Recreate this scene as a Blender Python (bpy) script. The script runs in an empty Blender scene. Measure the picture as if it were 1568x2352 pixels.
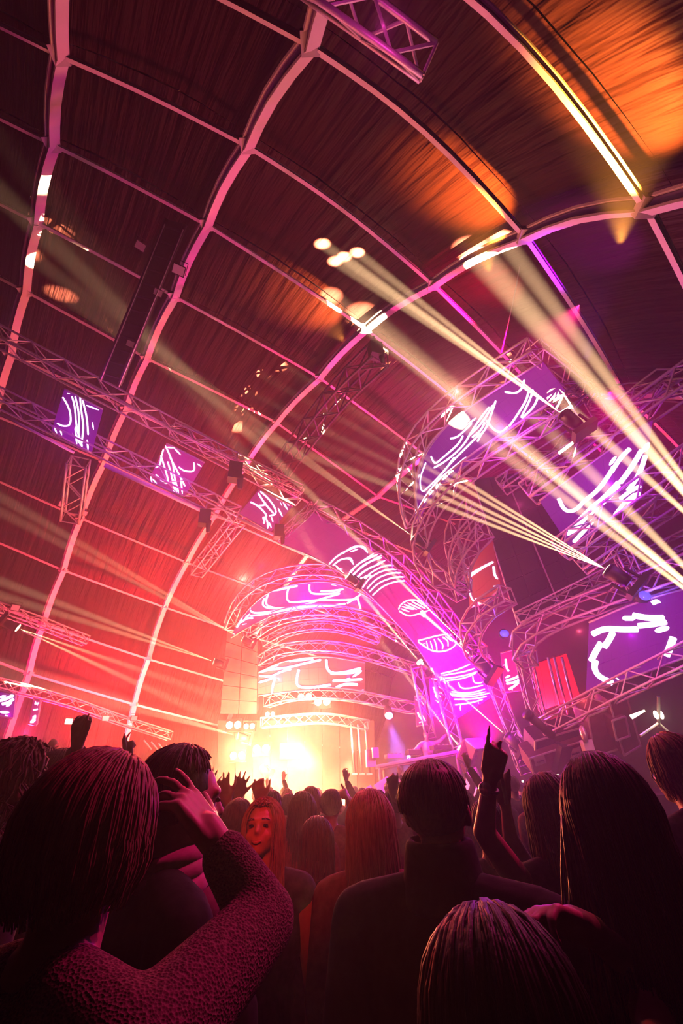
import bpy, math, random
from mathutils import Vector as V, Matrix, Quaternion, noise
from mathutils.bvhtree import BVHTree
R = math.radians
scene = bpy.context.scene
COL = scene.collection
rnd = random.Random(7)

# ---------------------------------------------------------------- camera
FPX, PITCH, ROLL, CAMZ = 1000.0, R(32), R(2.5), 1.72
CAM = V((0, 0, CAMZ))
_f = V((0, math.cos(PITCH), math.sin(PITCH)))
_r = V((1, 0, 0))
_u = _r.cross(_f)
CX = _r * math.cos(ROLL) - _u * math.sin(ROLL)
CY = _r * math.sin(ROLL) + _u * math.cos(ROLL)
cd = bpy.data.cameras.new('camera')
cd.sensor_fit = 'VERTICAL'
cd.sensor_height = 36
cd.lens = 36 * FPX / 2352
cd.clip_start = 0.05
cam = bpy.data.objects.new('camera', cd)
COL.objects.link(cam)
m = Matrix((CX, CY, -_f)).transposed().to_4x4()
m.translation = CAM
cam.matrix_world = m
scene.camera = cam

def at(px, py, zc):
    """world point seen at pixel (px, py) of the 1568x2352 photograph, zc metres along the optical axis"""
    return CAM + (_f + CX * ((px - 784) / FPX) + CY * ((1176 - py) / FPX)) * zc

def atd(px, py, dist):
    d = _f + CX * ((px - 784) / FPX) + CY * ((1176 - py) / FPX)
    return CAM + d.normalized() * dist

# ---------------------------------------------------------------- world: black night, thin stage haze in the air
w = bpy.data.worlds.new('world')
scene.world = w
w.use_nodes = True
nt = w.node_tree
nt.nodes.clear()
wo = nt.nodes.new('ShaderNodeOutputWorld')
bg = nt.nodes.new('ShaderNodeBackground')
bg.inputs[0].default_value = (0.0, 0.0, 0.0, 1)
bg.inputs[1].default_value = 0.0
vs = nt.nodes.new('ShaderNodeVolumeScatter')
vs.inputs['Color'].default_value = (1, 1, 1, 1)
vs.inputs['Density'].default_value = 0.016
vs.inputs['Anisotropy'].default_value = 0.62
nt.links.new(bg.outputs[0], wo.inputs['Surface'])
nt.links.new(vs.outputs[0], wo.inputs['Volume'])

scene.view_settings.view_transform = 'Standard'
scene.view_settings.look = 'None'
scene.view_settings.gamma = 1
scene.view_settings.use_curve_mapping = False
scene.view_settings.exposure = -0.22
cy = scene.cycles
cy.max_bounces = 2
cy.diffuse_bounces = 0
cy.glossy_bounces = 1
cy.transmission_bounces = 1
cy.transparent_max_bounces = 4
cy.volume_bounces = 0
cy.sample_clamp_indirect = 2.0
cy.sample_clamp_direct = 0.0
cy.use_denoising = True
cy.use_adaptive_sampling = True
cy.adaptive_threshold = 0.04
cy.adaptive_min_samples = 20
try:
    cy.denoiser = 'OPENIMAGEDENOISE'
    cy.denoising_input_passes = 'RGB_ALBEDO_NORMAL'
    cy.use_light_tree = True
except Exception:
    pass

# ---------------------------------------------------------------- lights
def point(name, loc, energy, color, size=0.0, maxb=None):
    d = bpy.data.lights.new(name, 'POINT')
    d.energy = energy
    d.color = color
    d.shadow_soft_size = size
    o = bpy.data.objects.new(name, d)
    o.location = loc
    COL.objects.link(o)
    return o

def spot(name, loc, to, energy, color, angle, blend=0.2, size=0.0):
    d = bpy.data.lights.new(name, 'SPOT')
    d.energy = energy
    d.color = color
    d.spot_size = R(angle)
    d.spot_blend = blend
    d.shadow_soft_size = size
    o = bpy.data.objects.new(name, d)
    o.location = loc
    o.rotation_mode = 'QUATERNION'
    o.rotation_quaternion = (V(to) - V(loc)).to_track_quat('-Z', 'Y')
    COL.objects.link(o)
    return o

MAG = (0.62, 0.0, 1.0)
# blinders in the middle of the stage, facing the crowd: the white-hot core
for (x, y, z, e, c, a) in ((690, 1720, 17, 26000, (1.0, 0.36, 0.14), 64), (610, 1735, 15, 18000, (1.0, 0.36, 0.14), 64), (545, 1705, 16, 5000, (1.0, 0.30, 0.12), 64), (745, 1610, 17, 3000, (1.0, 0.34, 0.12), 64)):
    p = at(x, y, z)
    spot('blinder', p, p + V((0, -1, -1.0)), e, c, 86, 1.0, 0.4)
# warm and red glow spilling all round from the same place
point('core_glow', at(670, 1715, 15), 4600, (1.0, 0.23, 0.11), 0.4)
point('core_glow', at(560, 1715, 14.5), 2400, (1.0, 0.22, 0.09), 0.3)
point('core_glow', at(740, 1640, 16), 300, (1.0, 0.14, 0.10), 0.3)
point('core_glow', at(640, 1560, 15), 1100, (1.0, 0.02, 0.06), 0.0)
spot('blinder', at(650, 1740, 16), at(650, 1740, 16) + V((0, 1.2, 2)), 24000, (1.0, 0.33, 0.18), 95, 1.0, 0.3)  # added upward fill, warming haze and roof over the stage
for (x, y, z) in ((560, 1740, 18), (640, 1730, 18.4), (720, 1720, 18.4), (800, 1730, 18.4)):
    spot('backdrop_fill', at(x, y, z), at(x, y + 10, 19.5), 260, (1.0, 0.5, 0.25), 150, 1.0)  # added fill on the back cloth
    spot('blinder', at(x, y + 20, z), at(x, y + 20, z) + V((0, -1, -1)), 5000, (1.0, 0.36, 0.16), 80, 1.0, .2)  # extra down lights added to enlarge the glare
# added red and magenta fill lamps, brightening the crowd
spot('crowd_red', at(600, 1300, 11), (-0.5, 1.5, 1.2), 800, (1.0, 0.0, 0.02), 75, 1.0)
spot('crowd_magenta', at(1400, 900, 5.0), at(1540, 2230, .8), 420, (1.0, 0.0, 0.22), 30, 1.0)
spot('rear_red', (-0.15, -1.2, 3.5), at(665, 1890, 2.4), 420, (1.0, 0.02, 0.01), 20, 1.0)
spot('crowd_pink', at(1330, 700, 6), at(430, 1990, 1.2), 1100, (1.0, 0.02, 0.22), 20, 1.0)
# added red and pink upward fills, reddening haze, wall and roof
def up(x, y, z, e, c, ang=125, lean=(0, 0, 0)):
    p = at(x, y, z)
    spot('upward_fill', p, p + V((lean[0], lean[1], 3)), e, c, ang, 1.0)
up(560, 1790, 15, 18000, (1.0, 0.07, 0.03), 125, (0, 1.0, 0))
up(420, 1800, 16, 29250, (1.0, 0.035, 0.02), 125, (0, 1.3, 0))
up(180, 1800, 15, 29700, (1.0, 0.015, 0.025), 120, (.3, 1.5, 0))
up(20, 1800, 13, 6000, (1.0, 0.0, 0.12), 115, (0, 1.5, 0))
up(800, 1560, 14, 7200, (1.0, 0.0, 0.10), 130)
up(620, 1500, 13, 3900, (1.0, 0.012, 0.05), 125, (0, 1.0, 0))
up(1120, 1720, 14, 20250, (1.0, 0.0, 0.32), 130)
up(1280, 1690, 11.5, 3300, (1.0, 0.01, 0.06), 120)
# added reddish side fill, brightening the roof steel
point('side_red', at(560, 1330, 9.0), 260, (1.0, 0.26, 0.18))
point('side_red', at(1050, 900, 7.5), 150, (1.0, 0.26, 0.20))
# light given off by the magenta screens
point('screen_light', at(160, 985, 10), 40, MAG)
point('screen_light', at(400, 1085, 11), 40, (0.8, 0.0, 1.0))
point('screen_light', at(1150, 985, 8.6), 55, (0.75, 0.0, 1.0))
point('screen_light', at(1400, 1110, 7.6), 50, (0.55, 0.0, 1.0))
point('screen_light', at(1450, 1460, 7.6), 40, (0.62, 0.0, 1.0))
point('screen_light', at(1080, 1580, 13), 330, (0.7, 0.0, 1.0))
point('screen_light', at(20, 1640, 9), 25, (0.8, 0.0, 1.0))
point('screen_light', at(700, 1380, 14.5), 150, (0.9, 0.0, 1.0))
point('rig_pink', at(1190, 1160, 8.3), 25, (1.0, 0.08, 0.35))  # added pink fills for the trusses, no fixture here
point('rig_pink', at(1330, 1450, 8.6), 45, (1.0, 0.08, 0.2))
point('rig_pink', at(330, 960, 10.5), 40, (1.0, 0.15, 0.3))
point('wall_red', at(250, 1640, 14), 1000, (1.0, 0.04, 0.03))  # added red fills for the left wall
point('wall_red', at(60, 1680, 12), 260, (1.0, 0.02, 0.12))
point('case_red', at(1340, 1610, 8.0), 40, (1.0, 0.06, 0.06))  # added fill for the dim flight cases
point('top_magenta', at(880, 60, 3.7), 9, (1.0, 0.05, 0.5))  # added magenta fill for the top truss
point('desk_magenta', at(1010, 1640, 12.8), 420, (1.0, 0.0, 0.55))  # added magenta fill around the desk
# purple wash light over the desk
spot('violet_wash', at(893, 1645, 15) + V((0.02, -.15, -.22)), at(930, 1790, 14.6), 60000, (0.35, 0.15, 1.0), 40, 0.6, 0.12)
# ---------------------------------------------------------------- materials
def mat(name, color=(0.5, 0.5, 0.5), rough=0.5, metal=0.0, emit=None, strength=0.0, spec=0.5, sheen=0.0):
    m = bpy.data.materials.new(name)
    m.use_nodes = True
    b = m.node_tree.nodes['Principled BSDF']
    b.inputs['Base Color'].default_value = (*color, 1)
    b.inputs['Roughness'].default_value = rough
    b.inputs['Metallic'].default_value = metal
    b.inputs['Specular IOR Level'].default_value = spec
    if sheen:
        b.inputs['Sheen Weight'].default_value = sheen
    if emit:
        b.inputs['Emission Color'].default_value = (*emit, 1)
        b.inputs['Emission Strength'].default_value = strength
        try:
            m.cycles.emission_sampling = 'NONE'
        except Exception:
            pass
    return m

def noisy(m, c1, c2, scale=(8, 8, 8), bump=0.3, dist=0.01, coord='Object', detail=4, kind='noise'):
    """procedural colour variation and fine relief"""
    nt = m.node_tree
    b = nt.nodes['Principled BSDF']
    tc = nt.nodes.new('ShaderNodeTexCoord')
    mp = nt.nodes.new('ShaderNodeMapping')
    mp.inputs['Scale'].default_value = scale
    nt.links.new(tc.outputs[coord], mp.inputs['Vector'])
    if kind == 'noise':
        n = nt.nodes.new('ShaderNodeTexNoise')
        n.inputs['Scale'].default_value = 1.0
        n.inputs['Detail'].default_value = detail
        out = n.outputs['Fac']
    else:
        n = nt.nodes.new('ShaderNodeTexVoronoi')
        n.inputs['Scale'].default_value = 1.0
        out = n.outputs['Distance']
    nt.links.new(mp.outputs[0], n.inputs['Vector'])
    r = nt.nodes.new('ShaderNodeValToRGB')
    r.color_ramp.elements[0].color = (*c1, 1)
    r.color_ramp.elements[1].color = (*c2, 1)
    r.color_ramp.elements[0].position = 0.3
    r.color_ramp.elements[1].position = 0.7
    nt.links.new(out, r.inputs['Fac'])
    nt.links.new(r.outputs[0], b.inputs['Base Color'])
    if bump:
        bp = nt.nodes.new('ShaderNodeBump')
        bp.inputs['Strength'].default_value = bump
        bp.inputs['Distance'].default_value = dist
        nt.links.new(out, bp.inputs['Height'])
        nt.links.new(bp.outputs[0], b.inputs['Normal'])
    return m

M = {}
M['alu'] = noisy(mat('aluminium', rough=0.45, metal=0.35), (0.62, 0.6, 0.58), (0.8, 0.78, 0.76), (3, 3, 3), 0.05)
M['beam'] = noisy(mat('painted_beam', rough=0.5), (0.82, 0.8, 0.76), (0.9, 0.88, 0.84), (2, 2, 2), 0.05)
M['black'] = noisy(mat('black_metal', rough=0.5), (0.012, 0.012, 0.012), (0.03, 0.03, 0.03), (6, 6, 6), 0.1)
M['cable'] = noisy(mat('steel_cable', rough=0.5, metal=0.3), (0.4, 0.38, 0.36), (0.5, 0.48, 0.46), (6, 6, 6), 0.0)
M['fabric'] = noisy(mat('roof_fabric', rough=0.45, spec=0.12), (0.017, 0.0050, 0.0048), (0.024, 0.0072, 0.0066), (20, 1.0, 1), 1.0, 0.16, 'UV', 3)
M['dull'] = noisy(mat('dull_steel', rough=0.5, metal=0.2), (0.07, 0.06, 0.06), (0.12, 0.1, 0.1), (6, 6, 6), 0.1)
M['backcloth'] = noisy(mat('back_cloth', rough=0.9, spec=0.1), (0.10, 0.08, 0.07), (0.16, 0.13, 0.11), (3, 3, 1), 0.3, 0.03)
M['floor'] = noisy(mat('floor', rough=0.8), (0.03, 0.03, 0.03), (0.06, 0.055, 0.05), (2, 2, 2), 0.3)
M['stage'] = noisy(mat('stage_cloth', rough=0.7), (0.10, 0.09, 0.09), (0.16, 0.15, 0.15), (9, 9, 2), 0.4, 0.02)
M['panel'] = noisy(mat('speaker_panel', rough=0.6), (0.008, 0.003, 0.004), (0.018, 0.006, 0.008), (30, 30, 30), 0.3)
M['line'] = mat('led_line', (0.02, 0.02, 0.02), 0.5, emit=(0.86, 0.62, 1.0), strength=3.5)
M['screen'] = mat('screen_face', (0.02, 0.015, 0.02), 0.6, emit=(0.40, 0.0, 0.55), strength=0.45)
M['screenpink'] = mat('screen_face_pink', (0.3, 0.1, 0.15), 0.6, emit=(0.8, 0.02, 0.45), strength=0.35)
M['screenred'] = mat('screen_face_red', (0.3, 0.1, 0.1), 0.6, emit=(0.75, 0.03, 0.06), strength=0.25)
M['lens'] = mat('lamp_lens', (0.9, 0.9, 0.9), 0.2, emit=(1.0, 0.85, 0.5), strength=6)
M['lensviolet'] = mat('violet_lens', (0.9, 0.9, 0.9), 0.2, emit=(0.55, 0.45, 1.0), strength=6)
M['lensblue'] = mat('blue_lens', (0.1, 0.1, 0.2), 0.2, emit=(0.12, 0.1, 1.0), strength=1.2)
M['case'] = noisy(mat('dull_case', rough=0.5), (0.12, 0.05, 0.05), (0.2, 0.09, 0.08), (5, 5, 5), 0.2)
M['chrome'] = noisy(mat('case_edge', rough=0.35, metal=0.5), (0.6, 0.55, 0.5), (0.75, 0.7, 0.68), (5, 5, 5), 0.0)
M['white'] = noisy(mat('white_surface', rough=0.6), (0.7, 0.68, 0.66), (0.8, 0.78, 0.76), (5, 5, 5), 0.05)

# ---------------------------------------------------------------- object helpers
def tag(o, label=None, cat=None, group=None, kind=None):
    if label: o['label'] = label
    if cat: o['category'] = cat
    if group: o['group'] = group
    if kind: o['kind'] = kind
    return o

def thing(name, loc, label=None, cat=None, group=None, kind=None):
    o = bpy.data.objects.new(name, None)
    o.empty_display_size = 0.1
    o.location = loc
    COL.objects.link(o)
    return tag(o, label, cat, group, kind)

class MB:
    """collects faces; build() links them as one mesh object"""
    def __init__(s):
        s.v = []; s.f = []; s.uv = None
    def quad(s, a, b, c, d):
        n = len(s.v); s.v += [V(a), V(b), V(c), V(d)]; s.f.append((n, n + 1, n + 2, n + 3))
    def box(s, c, sx, sy, sz, rot=None):
        c = V(c); n = len(s.v)
        for k in range(8):
            p = V(((k & 1) - .5, ((k >> 1) & 1) - .5, ((k >> 2) & 1) - .5))
            p = V((p.x * sx, p.y * sy, p.z * sz))
            if rot: p = rot @ p
            s.v.append(c + p)
        for q in ((0, 2, 3, 1), (4, 5, 7, 6), (0, 1, 5, 4), (2, 6, 7, 3), (0, 4, 6, 2), (1, 3, 7, 5)):
            s.f.append(tuple(n + i for i in q))
        return s
    def tube(s, pts, r, n=8, caps=True, r2=None):
        pts = [V(p) for p in pts]
        base = len(s.v); prev = None
        for i, p in enumerate(pts):
            t = (pts[min(i + 1, len(pts) - 1)] - pts[max(i - 1, 0)]).normalized()
            if prev is None:
                a = t.orthogonal().normalized()
            else:
                a = prev - t * prev.dot(t)
                a = a.normalized() if a.length > 1e-6 else t.orthogonal().normalized()
            prev = a
            b = t.cross(a)
            rr = r if r2 is None else r + (r2 - r) * i / (len(pts) - 1)
            for k in range(n):
                q = 2 * math.pi * k / n
                s.v.append(p + (a * math.cos(q) + b * math.sin(q)) * rr)
        for i in range(len(pts) - 1):
            for k in range(n):
                s.f.append((base + i * n + k, base + i * n + (k + 1) % n, base + (i + 1) * n + (k + 1) % n, base + (i + 1) * n + k))
        if caps:
            s.f.append(tuple(base + k for k in range(n))[::-1])
            s.f.append(tuple(base + (len(pts) - 1) * n + k for k in range(n)))
        return s
    def ball(s, c, rx, ry=None, rz=None, n=12, rot=None):
        ry = ry or rx; rz = rz or rx; c = V(c); base = len(s.v); h = n // 2
        for i in range(1, h):
            th = math.pi * i / h
            for k in range(n):
                ph = 2 * math.pi * k / n
                p = V((rx * math.sin(th) * math.cos(ph), ry * math.sin(th) * math.sin(ph), rz * math.cos(th)))
                if rot: p = rot @ p
                s.v.append(c + p)
        p = V((0, 0, rz)); q = -p
        if rot: p = rot @ p; q = rot @ q
        s.v += [c + p, c + q]
        T = base + (h - 1) * n
        for i in range(h - 2):
            for k in range(n):
                s.f.append((base + i * n + k, base + (i + 1) * n + k, base + (i + 1) * n + (k + 1) % n, base + i * n + (k + 1) % n))
        for k in range(n):
            s.f.append((T, base + k, base + (k + 1) % n))
            s.f.append((T + 1, base + (h - 2) * n + (k + 1) % n, base + (h - 2) * n + k))
        return s
    def cap(s, a, ra, b, rb, n=12):
        """tapered capsule"""
        a = V(a); b = V(b); d = b - a; L = max(d.length, 1e-5); t = d / L
        pts = []; rs = []
        for k in range(4):
            q = math.pi / 2 * (k / 4); pts.append(a - t * ra * math.cos(q)); rs.append(max(ra * math.sin(q), ra * .03))
        pts.append(a); rs.append(ra); pts.append(b); rs.append(rb)
        for k in range(3, -1, -1):
            q = math.pi / 2 * (k / 4); pts.append(b + t * rb * math.cos(q)); rs.append(max(rb * math.sin(q), rb * .03))
        A = t.orthogonal().normalized(); B = t.cross(A); base = len(s.v)
        for p, r in zip(pts, rs):
            for k in range(n):
                q = 2 * math.pi * k / n
                s.v.append(p + (A * math.cos(q) + B * math.sin(q)) * r)
        for i in range(len(pts) - 1):
            for k in range(n):
                s.f.append((base + i * n + k, base + i * n + (k + 1) % n, base + (i + 1) * n + (k + 1) % n, base + (i + 1) * n + k))
        s.f.append(tuple(base + k for k in range(n))[::-1])
        s.f.append(tuple(base + (len(pts) - 1) * n + k for k in range(n)))
        return s
    def mesh(s, name, mt, origin=V((0, 0, 0)), smooth=False):
        me = bpy.data.meshes.new(name)
        o = V(origin)
        me.from_pydata([tuple(p - o) for p in s.v], [], s.f)
        if s.uv:
            l = me.uv_layers.new(name='UVMap')
            for poly in me.polygons:
                for li in poly.loop_indices:
                    l.data[li].uv = s.uv[me.loops[li].vertex_index]
        if mt: me.materials.append(mt)
        if smooth:
            me.polygons.foreach_set('use_smooth', [True] * len(me.polygons))
        me.update()
        return me
    def build(s, name, mt, parent=None, smooth=False, origin=None):
        """vertices are in world space; the object hangs under its parent (which is never rotated)"""
        wp = V((0, 0, 0))
        if parent is not None:
            q = parent
            while q is not None:
                wp += q.location; q = q.parent
        if origin is None:
            origin = wp
        o = bpy.data.objects.new(name, s.mesh(name, mt, origin, smooth))
        o.location = V(origin) - wp
        o.parent = parent
        COL.objects.link(o)
        return o

def wpos(o):
    p = V((0, 0, 0))
    while o is not None:
        p += o.location; o = o.parent
    return p

UNIT = {}
def unit_bar(mt, n=6):
    k = (mt.name, n)
    if k not in UNIT:
        UNIT[k] = MB().tube([(0, 0, -.5), (0, 0, .5)], 1, n).mesh('bar', mt, smooth=False)
    return UNIT[k]

def bar(name, a, b, r, mt, parent):
    a = V(a); b = V(b); d = b - a
    o = bpy.data.objects.new(name, unit_bar(mt))
    o.parent = parent
    o.location = (a + b) / 2 - wpos(parent)
    o.rotation_mode = 'QUATERNION'
    o.rotation_quaternion = d.to_track_quat('Z', 'Y')
    o.scale = (r, r, d.length)
    COL.objects.link(o)
    return o

def spline(pts, step):
    """Catmull-Rom resample to about equal steps"""
    pts = [V(p) for p in pts]
    if len(pts) == 2:
        dense = [pts[0].lerp(pts[1], k / 60) for k in range(61)]
    else:
        P = [pts[0] * 2 - pts[1]] + pts + [pts[-1] * 2 - pts[-2]]
        dense = []
        for i in range(1, len(P) - 2):
            for k in range(20):
                t = k / 20; a, b, c, d = P[i - 1], P[i], P[i + 1], P[i + 2]
                dense.append(0.5 * ((2 * b) + (c - a) * t + (2 * a - 5 * b + 4 * c - d) * t * t + (3 * b - a - 3 * c + d) * t ** 3))
        dense.append(pts[-1])
    L = [0]
    for a, b in zip(dense, dense[1:]): L.append(L[-1] + (b - a).length)
    n = max(1, round(L[-1] / step)); out = []; j = 0
    for k in range(n + 1):
        s = L[-1] * k / n
        while j < len(L) - 2 and L[j + 1] < s: j += 1
        t = (s - L[j]) / max(L[j + 1] - L[j], 1e-9)
        out.append(dense[j].lerp(dense[j + 1], min(max(t, 0), 1)))
    return out

def truss(label, pts, w, h=None, step=None, group=None, mt=None, single=True, r=None, up=V((0, 0, 1)), tri=False, name='truss', rd=None):
    """box truss along pts (pixel, pixel, depth triples): four chords and zigzag lacing"""
    h = h or w; step = step or w; mt = mt or M['alu']
    r = r or w * 0.075; rd = rd or r * 0.55
    P = spline([at(*p) for p in pts], step)
    root = thing(name, P[0], label, 'truss', group)
    ring = []
    for i, p in enumerate(P):
        t = (P[min(i + 1, len(P) - 1)] - P[max(i - 1, 0)]).normalized()
        s = t.cross(up)
        s = s.normalized() if s.length > .05 else t.cross(V((1, 0, 0))).normalized()
        q = s.cross(t).normalized()
        if tri:
            ring.append([p + q * h * .5, p - q * h * .5 - s * w * .5, p - q * h * .5 + s * w * .5])
        else:
            ring.append([p + q * h * .5 + s * w * .5, p + q * h * .5 - s * w * .5, p - q * h * .5 - s * w * .5, p - q * h * .5 + s * w * .5])
    nc = len(ring[0])
    for c in range(nc):
        MB().tube([x[c] for x in ring], r, 8).build('chord', mt, root, True)
    st = MB()
    def lace(a, b, rr):
        if single: bar('diagonal', a, b, rr, mt, root)
        else: st.tube([a, b], rr, 4, False)
    for i in range(len(P) - 1):
        for c in range(nc):
            d = (c + 1) % nc
            if (i + c) % 2: lace(ring[i][c], ring[i + 1][d], rd)
            else: lace(ring[i][d], ring[i + 1][c], rd)
    for i in (0, len(P) - 1):
        for c in range(nc): lace(ring[i][c], ring[i][(c + 1) % nc], rd)
    if not single:
        st.build('lacing', mt, root)['kind'] = 'stuff'
    return root

# ---------------------------------------------------------------- the tent: arches, purlins, fabric
ARCH = {
 3: {0:(-615,-698,13.0),1:(-397,-378,14.1),2:(-262,-59,15.7),3:(-221,168,17.0),4:(-225,358,18.1),5:(-217,533,19.6),6:(-230,689,20.9),7:(-251,837,22.2),8:(-277,974,23.3),9:(-305,1107,24.5),10:(-370,1230,24.4),11:(-413,1346,24.9),12:(-458,1454,25.2)},
 2: {0:(60,-560,9.1),1:(150,-170,10.6),2:(138,125,12.6),3:(120,330,14.2),4:(84,510,15.5),5:(57,668,17.2),6:(23,814,18.7),7:(-13,954,20.1),8:(-49,1085,21.4),9:(-85,1211,22.7),10:(-142,1336,22.6),11:(-182,1451,23.1),12:(-222,1559,23.4)},
 1: {-1:(1151,-768,5.4),0:(840,-200,7.2),1:(712,98,8.9),2:(568,332,11.1),3:(474,515,12.9),4:(400,680,14.4),5:(335,822,16.1),6:(288,937,17.7),7:(238,1060,19.2),8:(184,1190,20.5),9:(145,1310,21.6),10:(98,1433,21.7),11:(66,1547,22.3),12:(36,1650,22.6)},
 0: {-2:(2636,872,5.1),-1:(1950,440,6.1),0:(1487,472,7.7),1:(1207,540,9.4),2:(995,652,11.6),3:(840,755,13.4),4:(733,867,14.7),5:(634,970,16.5),6:(565,1065,18.0),7:(492,1184,19.5),8:(428,1292,20.8),9:(378,1395,22.0),10:(340,1514,22.0),11:(308,1618,22.6),12:(280,1718,22.9)},
 -1: {-2:(2282,1369,9.4),-1:(2006,1053,10.0),0:(1680,915,11.0),1:(1440,910,12.3),2:(1240,905,14.1),3:(1093,955,15.5),4:(976,1045,16.7),5:(867,1140,18.3),6:(779,1200,19.7),7:(703,1277,21.1),8:(639,1370,22.3),9:(582,1464,23.4),10:(553,1575,23.4),11:(521,1671,23.9),12:(498,1764,24.2)},
 -2: {-2:(2147,1506,14.2),-1:(1988,1277,14.6),0:(1789,1146,15.3),1:(1609,1082,16.3),2:(1411,1065,17.7),3:(1270,1093,18.8),4:(1157,1150,19.8),5:(1048,1205,21.2),6:(960,1274,22.4),7:(882,1351,23.6),8:(817,1433,24.7),9:(759,1517,25.6),10:(737,1619,25.7),11:(709,1706,26.2),12:(690,1791,26.5)},
 -3: {-2:(2080,1567,19.1),-1:(1971,1391,19.4),0:(1823,1279,20.0),1:(1681,1215,20.7),2:(1515,1186,21.8),3:(1389,1200,22.8),4:(1287,1243,23.6),5:(1184,1285,24.7),6:(1099,1342,25.8),7:(1024,1409,26.8),8:(961,1480,27.8),9:(905,1556,28.6),10:(889,1649,28.7),11:(863,1729,29.1),12:(848,1806,29.4)},
}
NODE = {}
for j, d in ARCH.items():
    NODE[j] = {n: atd(*q) for n, q in d.items()}
    g = NODE[j][12].copy(); h = NODE[j][11]
    g.z = -0.02
    NODE[j][12] = V((h.x + (g.x - h.x) * .3, h.y + (g.y - h.y) * .3, -0.02))
CEN = V((3.0, 7.0, 3.0))
def outward(p, k=0.22):
    d = (p - CEN); return p + d.normalized() * k

ceiling = thing('ceiling', (3, 8, 9), kind='structure', label='dark crumpled fabric skin of the big arched tent over its steel frame', cat='tent roof')
js = sorted(NODE, reverse=True)
for j, k in zip(js, js[1:]):
    ns = sorted(set(NODE[j]) & set(NODE[k]))
    for a, b in zip(ns, ns[1:]):
        q = [outward(NODE[j][a], .5), outward(NODE[k][a], .5), outward(NODE[k][b], .5), outward(NODE[j][b], .5)]
        mb = MB(); mb.uv = []; N = 14
        nrm = (q[1] - q[0]).cross(q[3] - q[0]).normalized()
        if nrm.dot(q[0] - CEN) < 0: nrm = -nrm
        for y in range(N + 1):
            for x in range(N + 1):
                u, v = x / N, y / N
                p = q[0].lerp(q[1], u).lerp(q[3].lerp(q[2], u), v)
                sag = math.sin(math.pi * u) * .22 + .05 * math.sin(math.pi * v) + math.sin(math.pi * u) * .05 * noise.noise(V((u * 9 + j, (v + a) * .8, 0)))
                mb.v.append(p - nrm * (sag * -.8))
                mb.uv.append((u + j * .37, v + a))
        for y in range(N):
            for x in range(N):
                c = y * (N + 1) + x
                mb.f.append((c, c + 1, c + N + 2, c + N + 1))
        mb.build('fabric_panel', M['fabric'], ceiling, True)

def section_sweep(mb, pts, w, h, inward):
    """I-shaped arch member: wide flange, web, flange"""
    for off, ww, hh in ((0, w, h * .22), (.5, w * .45, h * .7), (1, w, h * .22)):
        base = len(mb.v)
        for i, p in enumerate(pts):
            t = (pts[min(i + 1, len(pts) - 1)] - pts[max(i - 1, 0)]).normalized()
            n = inward(p); n = (n - t * n.dot(t)).normalized(); s = t.cross(n)
            c = p + n * (off - .5) * h
            for a, b in ((-1, -1), (1, -1), (1, 1), (-1, 1)):
                mb.v.append(c + s * ww * .5 * a + n * hh * .5 * b)
        for i in range(len(pts) - 1):
            for k in range(4):
                mb.f.append((base + i * 4 + k, base + i * 4 + (k + 1) % 4, base + (i + 1) * 4 + (k + 1) % 4, base + (i + 1) * 4 + k))
        mb.f.append((base + 3, base + 2, base + 1, base)); n = base + (len(pts) - 1) * 4; mb.f.append((n, n + 1, n + 2, n + 3))

ANAME = {2: 'arch at the left edge of the photo', 1: 'arch rising past the left trusses', 0: 'bright arch crossing to the right edge', -1: 'deep arch half lost behind the stage rig'}
ALAB = {3: 'red-lit steel roof arch outside the left edge of the photo', 2: 'dim red steel roof arch with a kink, nearest the left edge',
        1: 'long pale steel roof arch with a groove, rising behind the left trusses to the top', 0: 'bright pinkish roof arch running from the left wall up to the right edge',
        -1: 'roof arch deep in the tent, mostly hidden behind the stage rig'}
for j in (3, 2, 1, 0, -1):
    ns = sorted(NODE[j]); root = thing('roof_arch', NODE[j][12], ALAB[j], 'arch', 'steel arches of the tent')
    inward = lambda p: (CEN - p)
    wd = {3: .2, 2: .22, 1: .20, 0: .19, -1: .17}[j]
    for a, b in zip(ns, ns[1:]):
        p, q = NODE[j][a], NODE[j][b]
        pts = [p.lerp(q, t / 4) for t in range(5)]
        mid = (p + q) / 2
        for t in range(1, 4): pts[t] = pts[t] + (mid - CEN).normalized() * math.sin(math.pi * t / 4) * .12
        mb = MB(); section_sweep(mb, pts, wd * min(1, .75 + .03 * (12 + 0) ), wd * .8, inward)
        mb.build('beam_segment', M['beam'], root)
    for n in ns[1:-1]:
        MB().box(NODE[j][n] , wd * 1.3, wd * 1.3, wd * .7).build('joint_plate', M['beam'], root)

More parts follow.
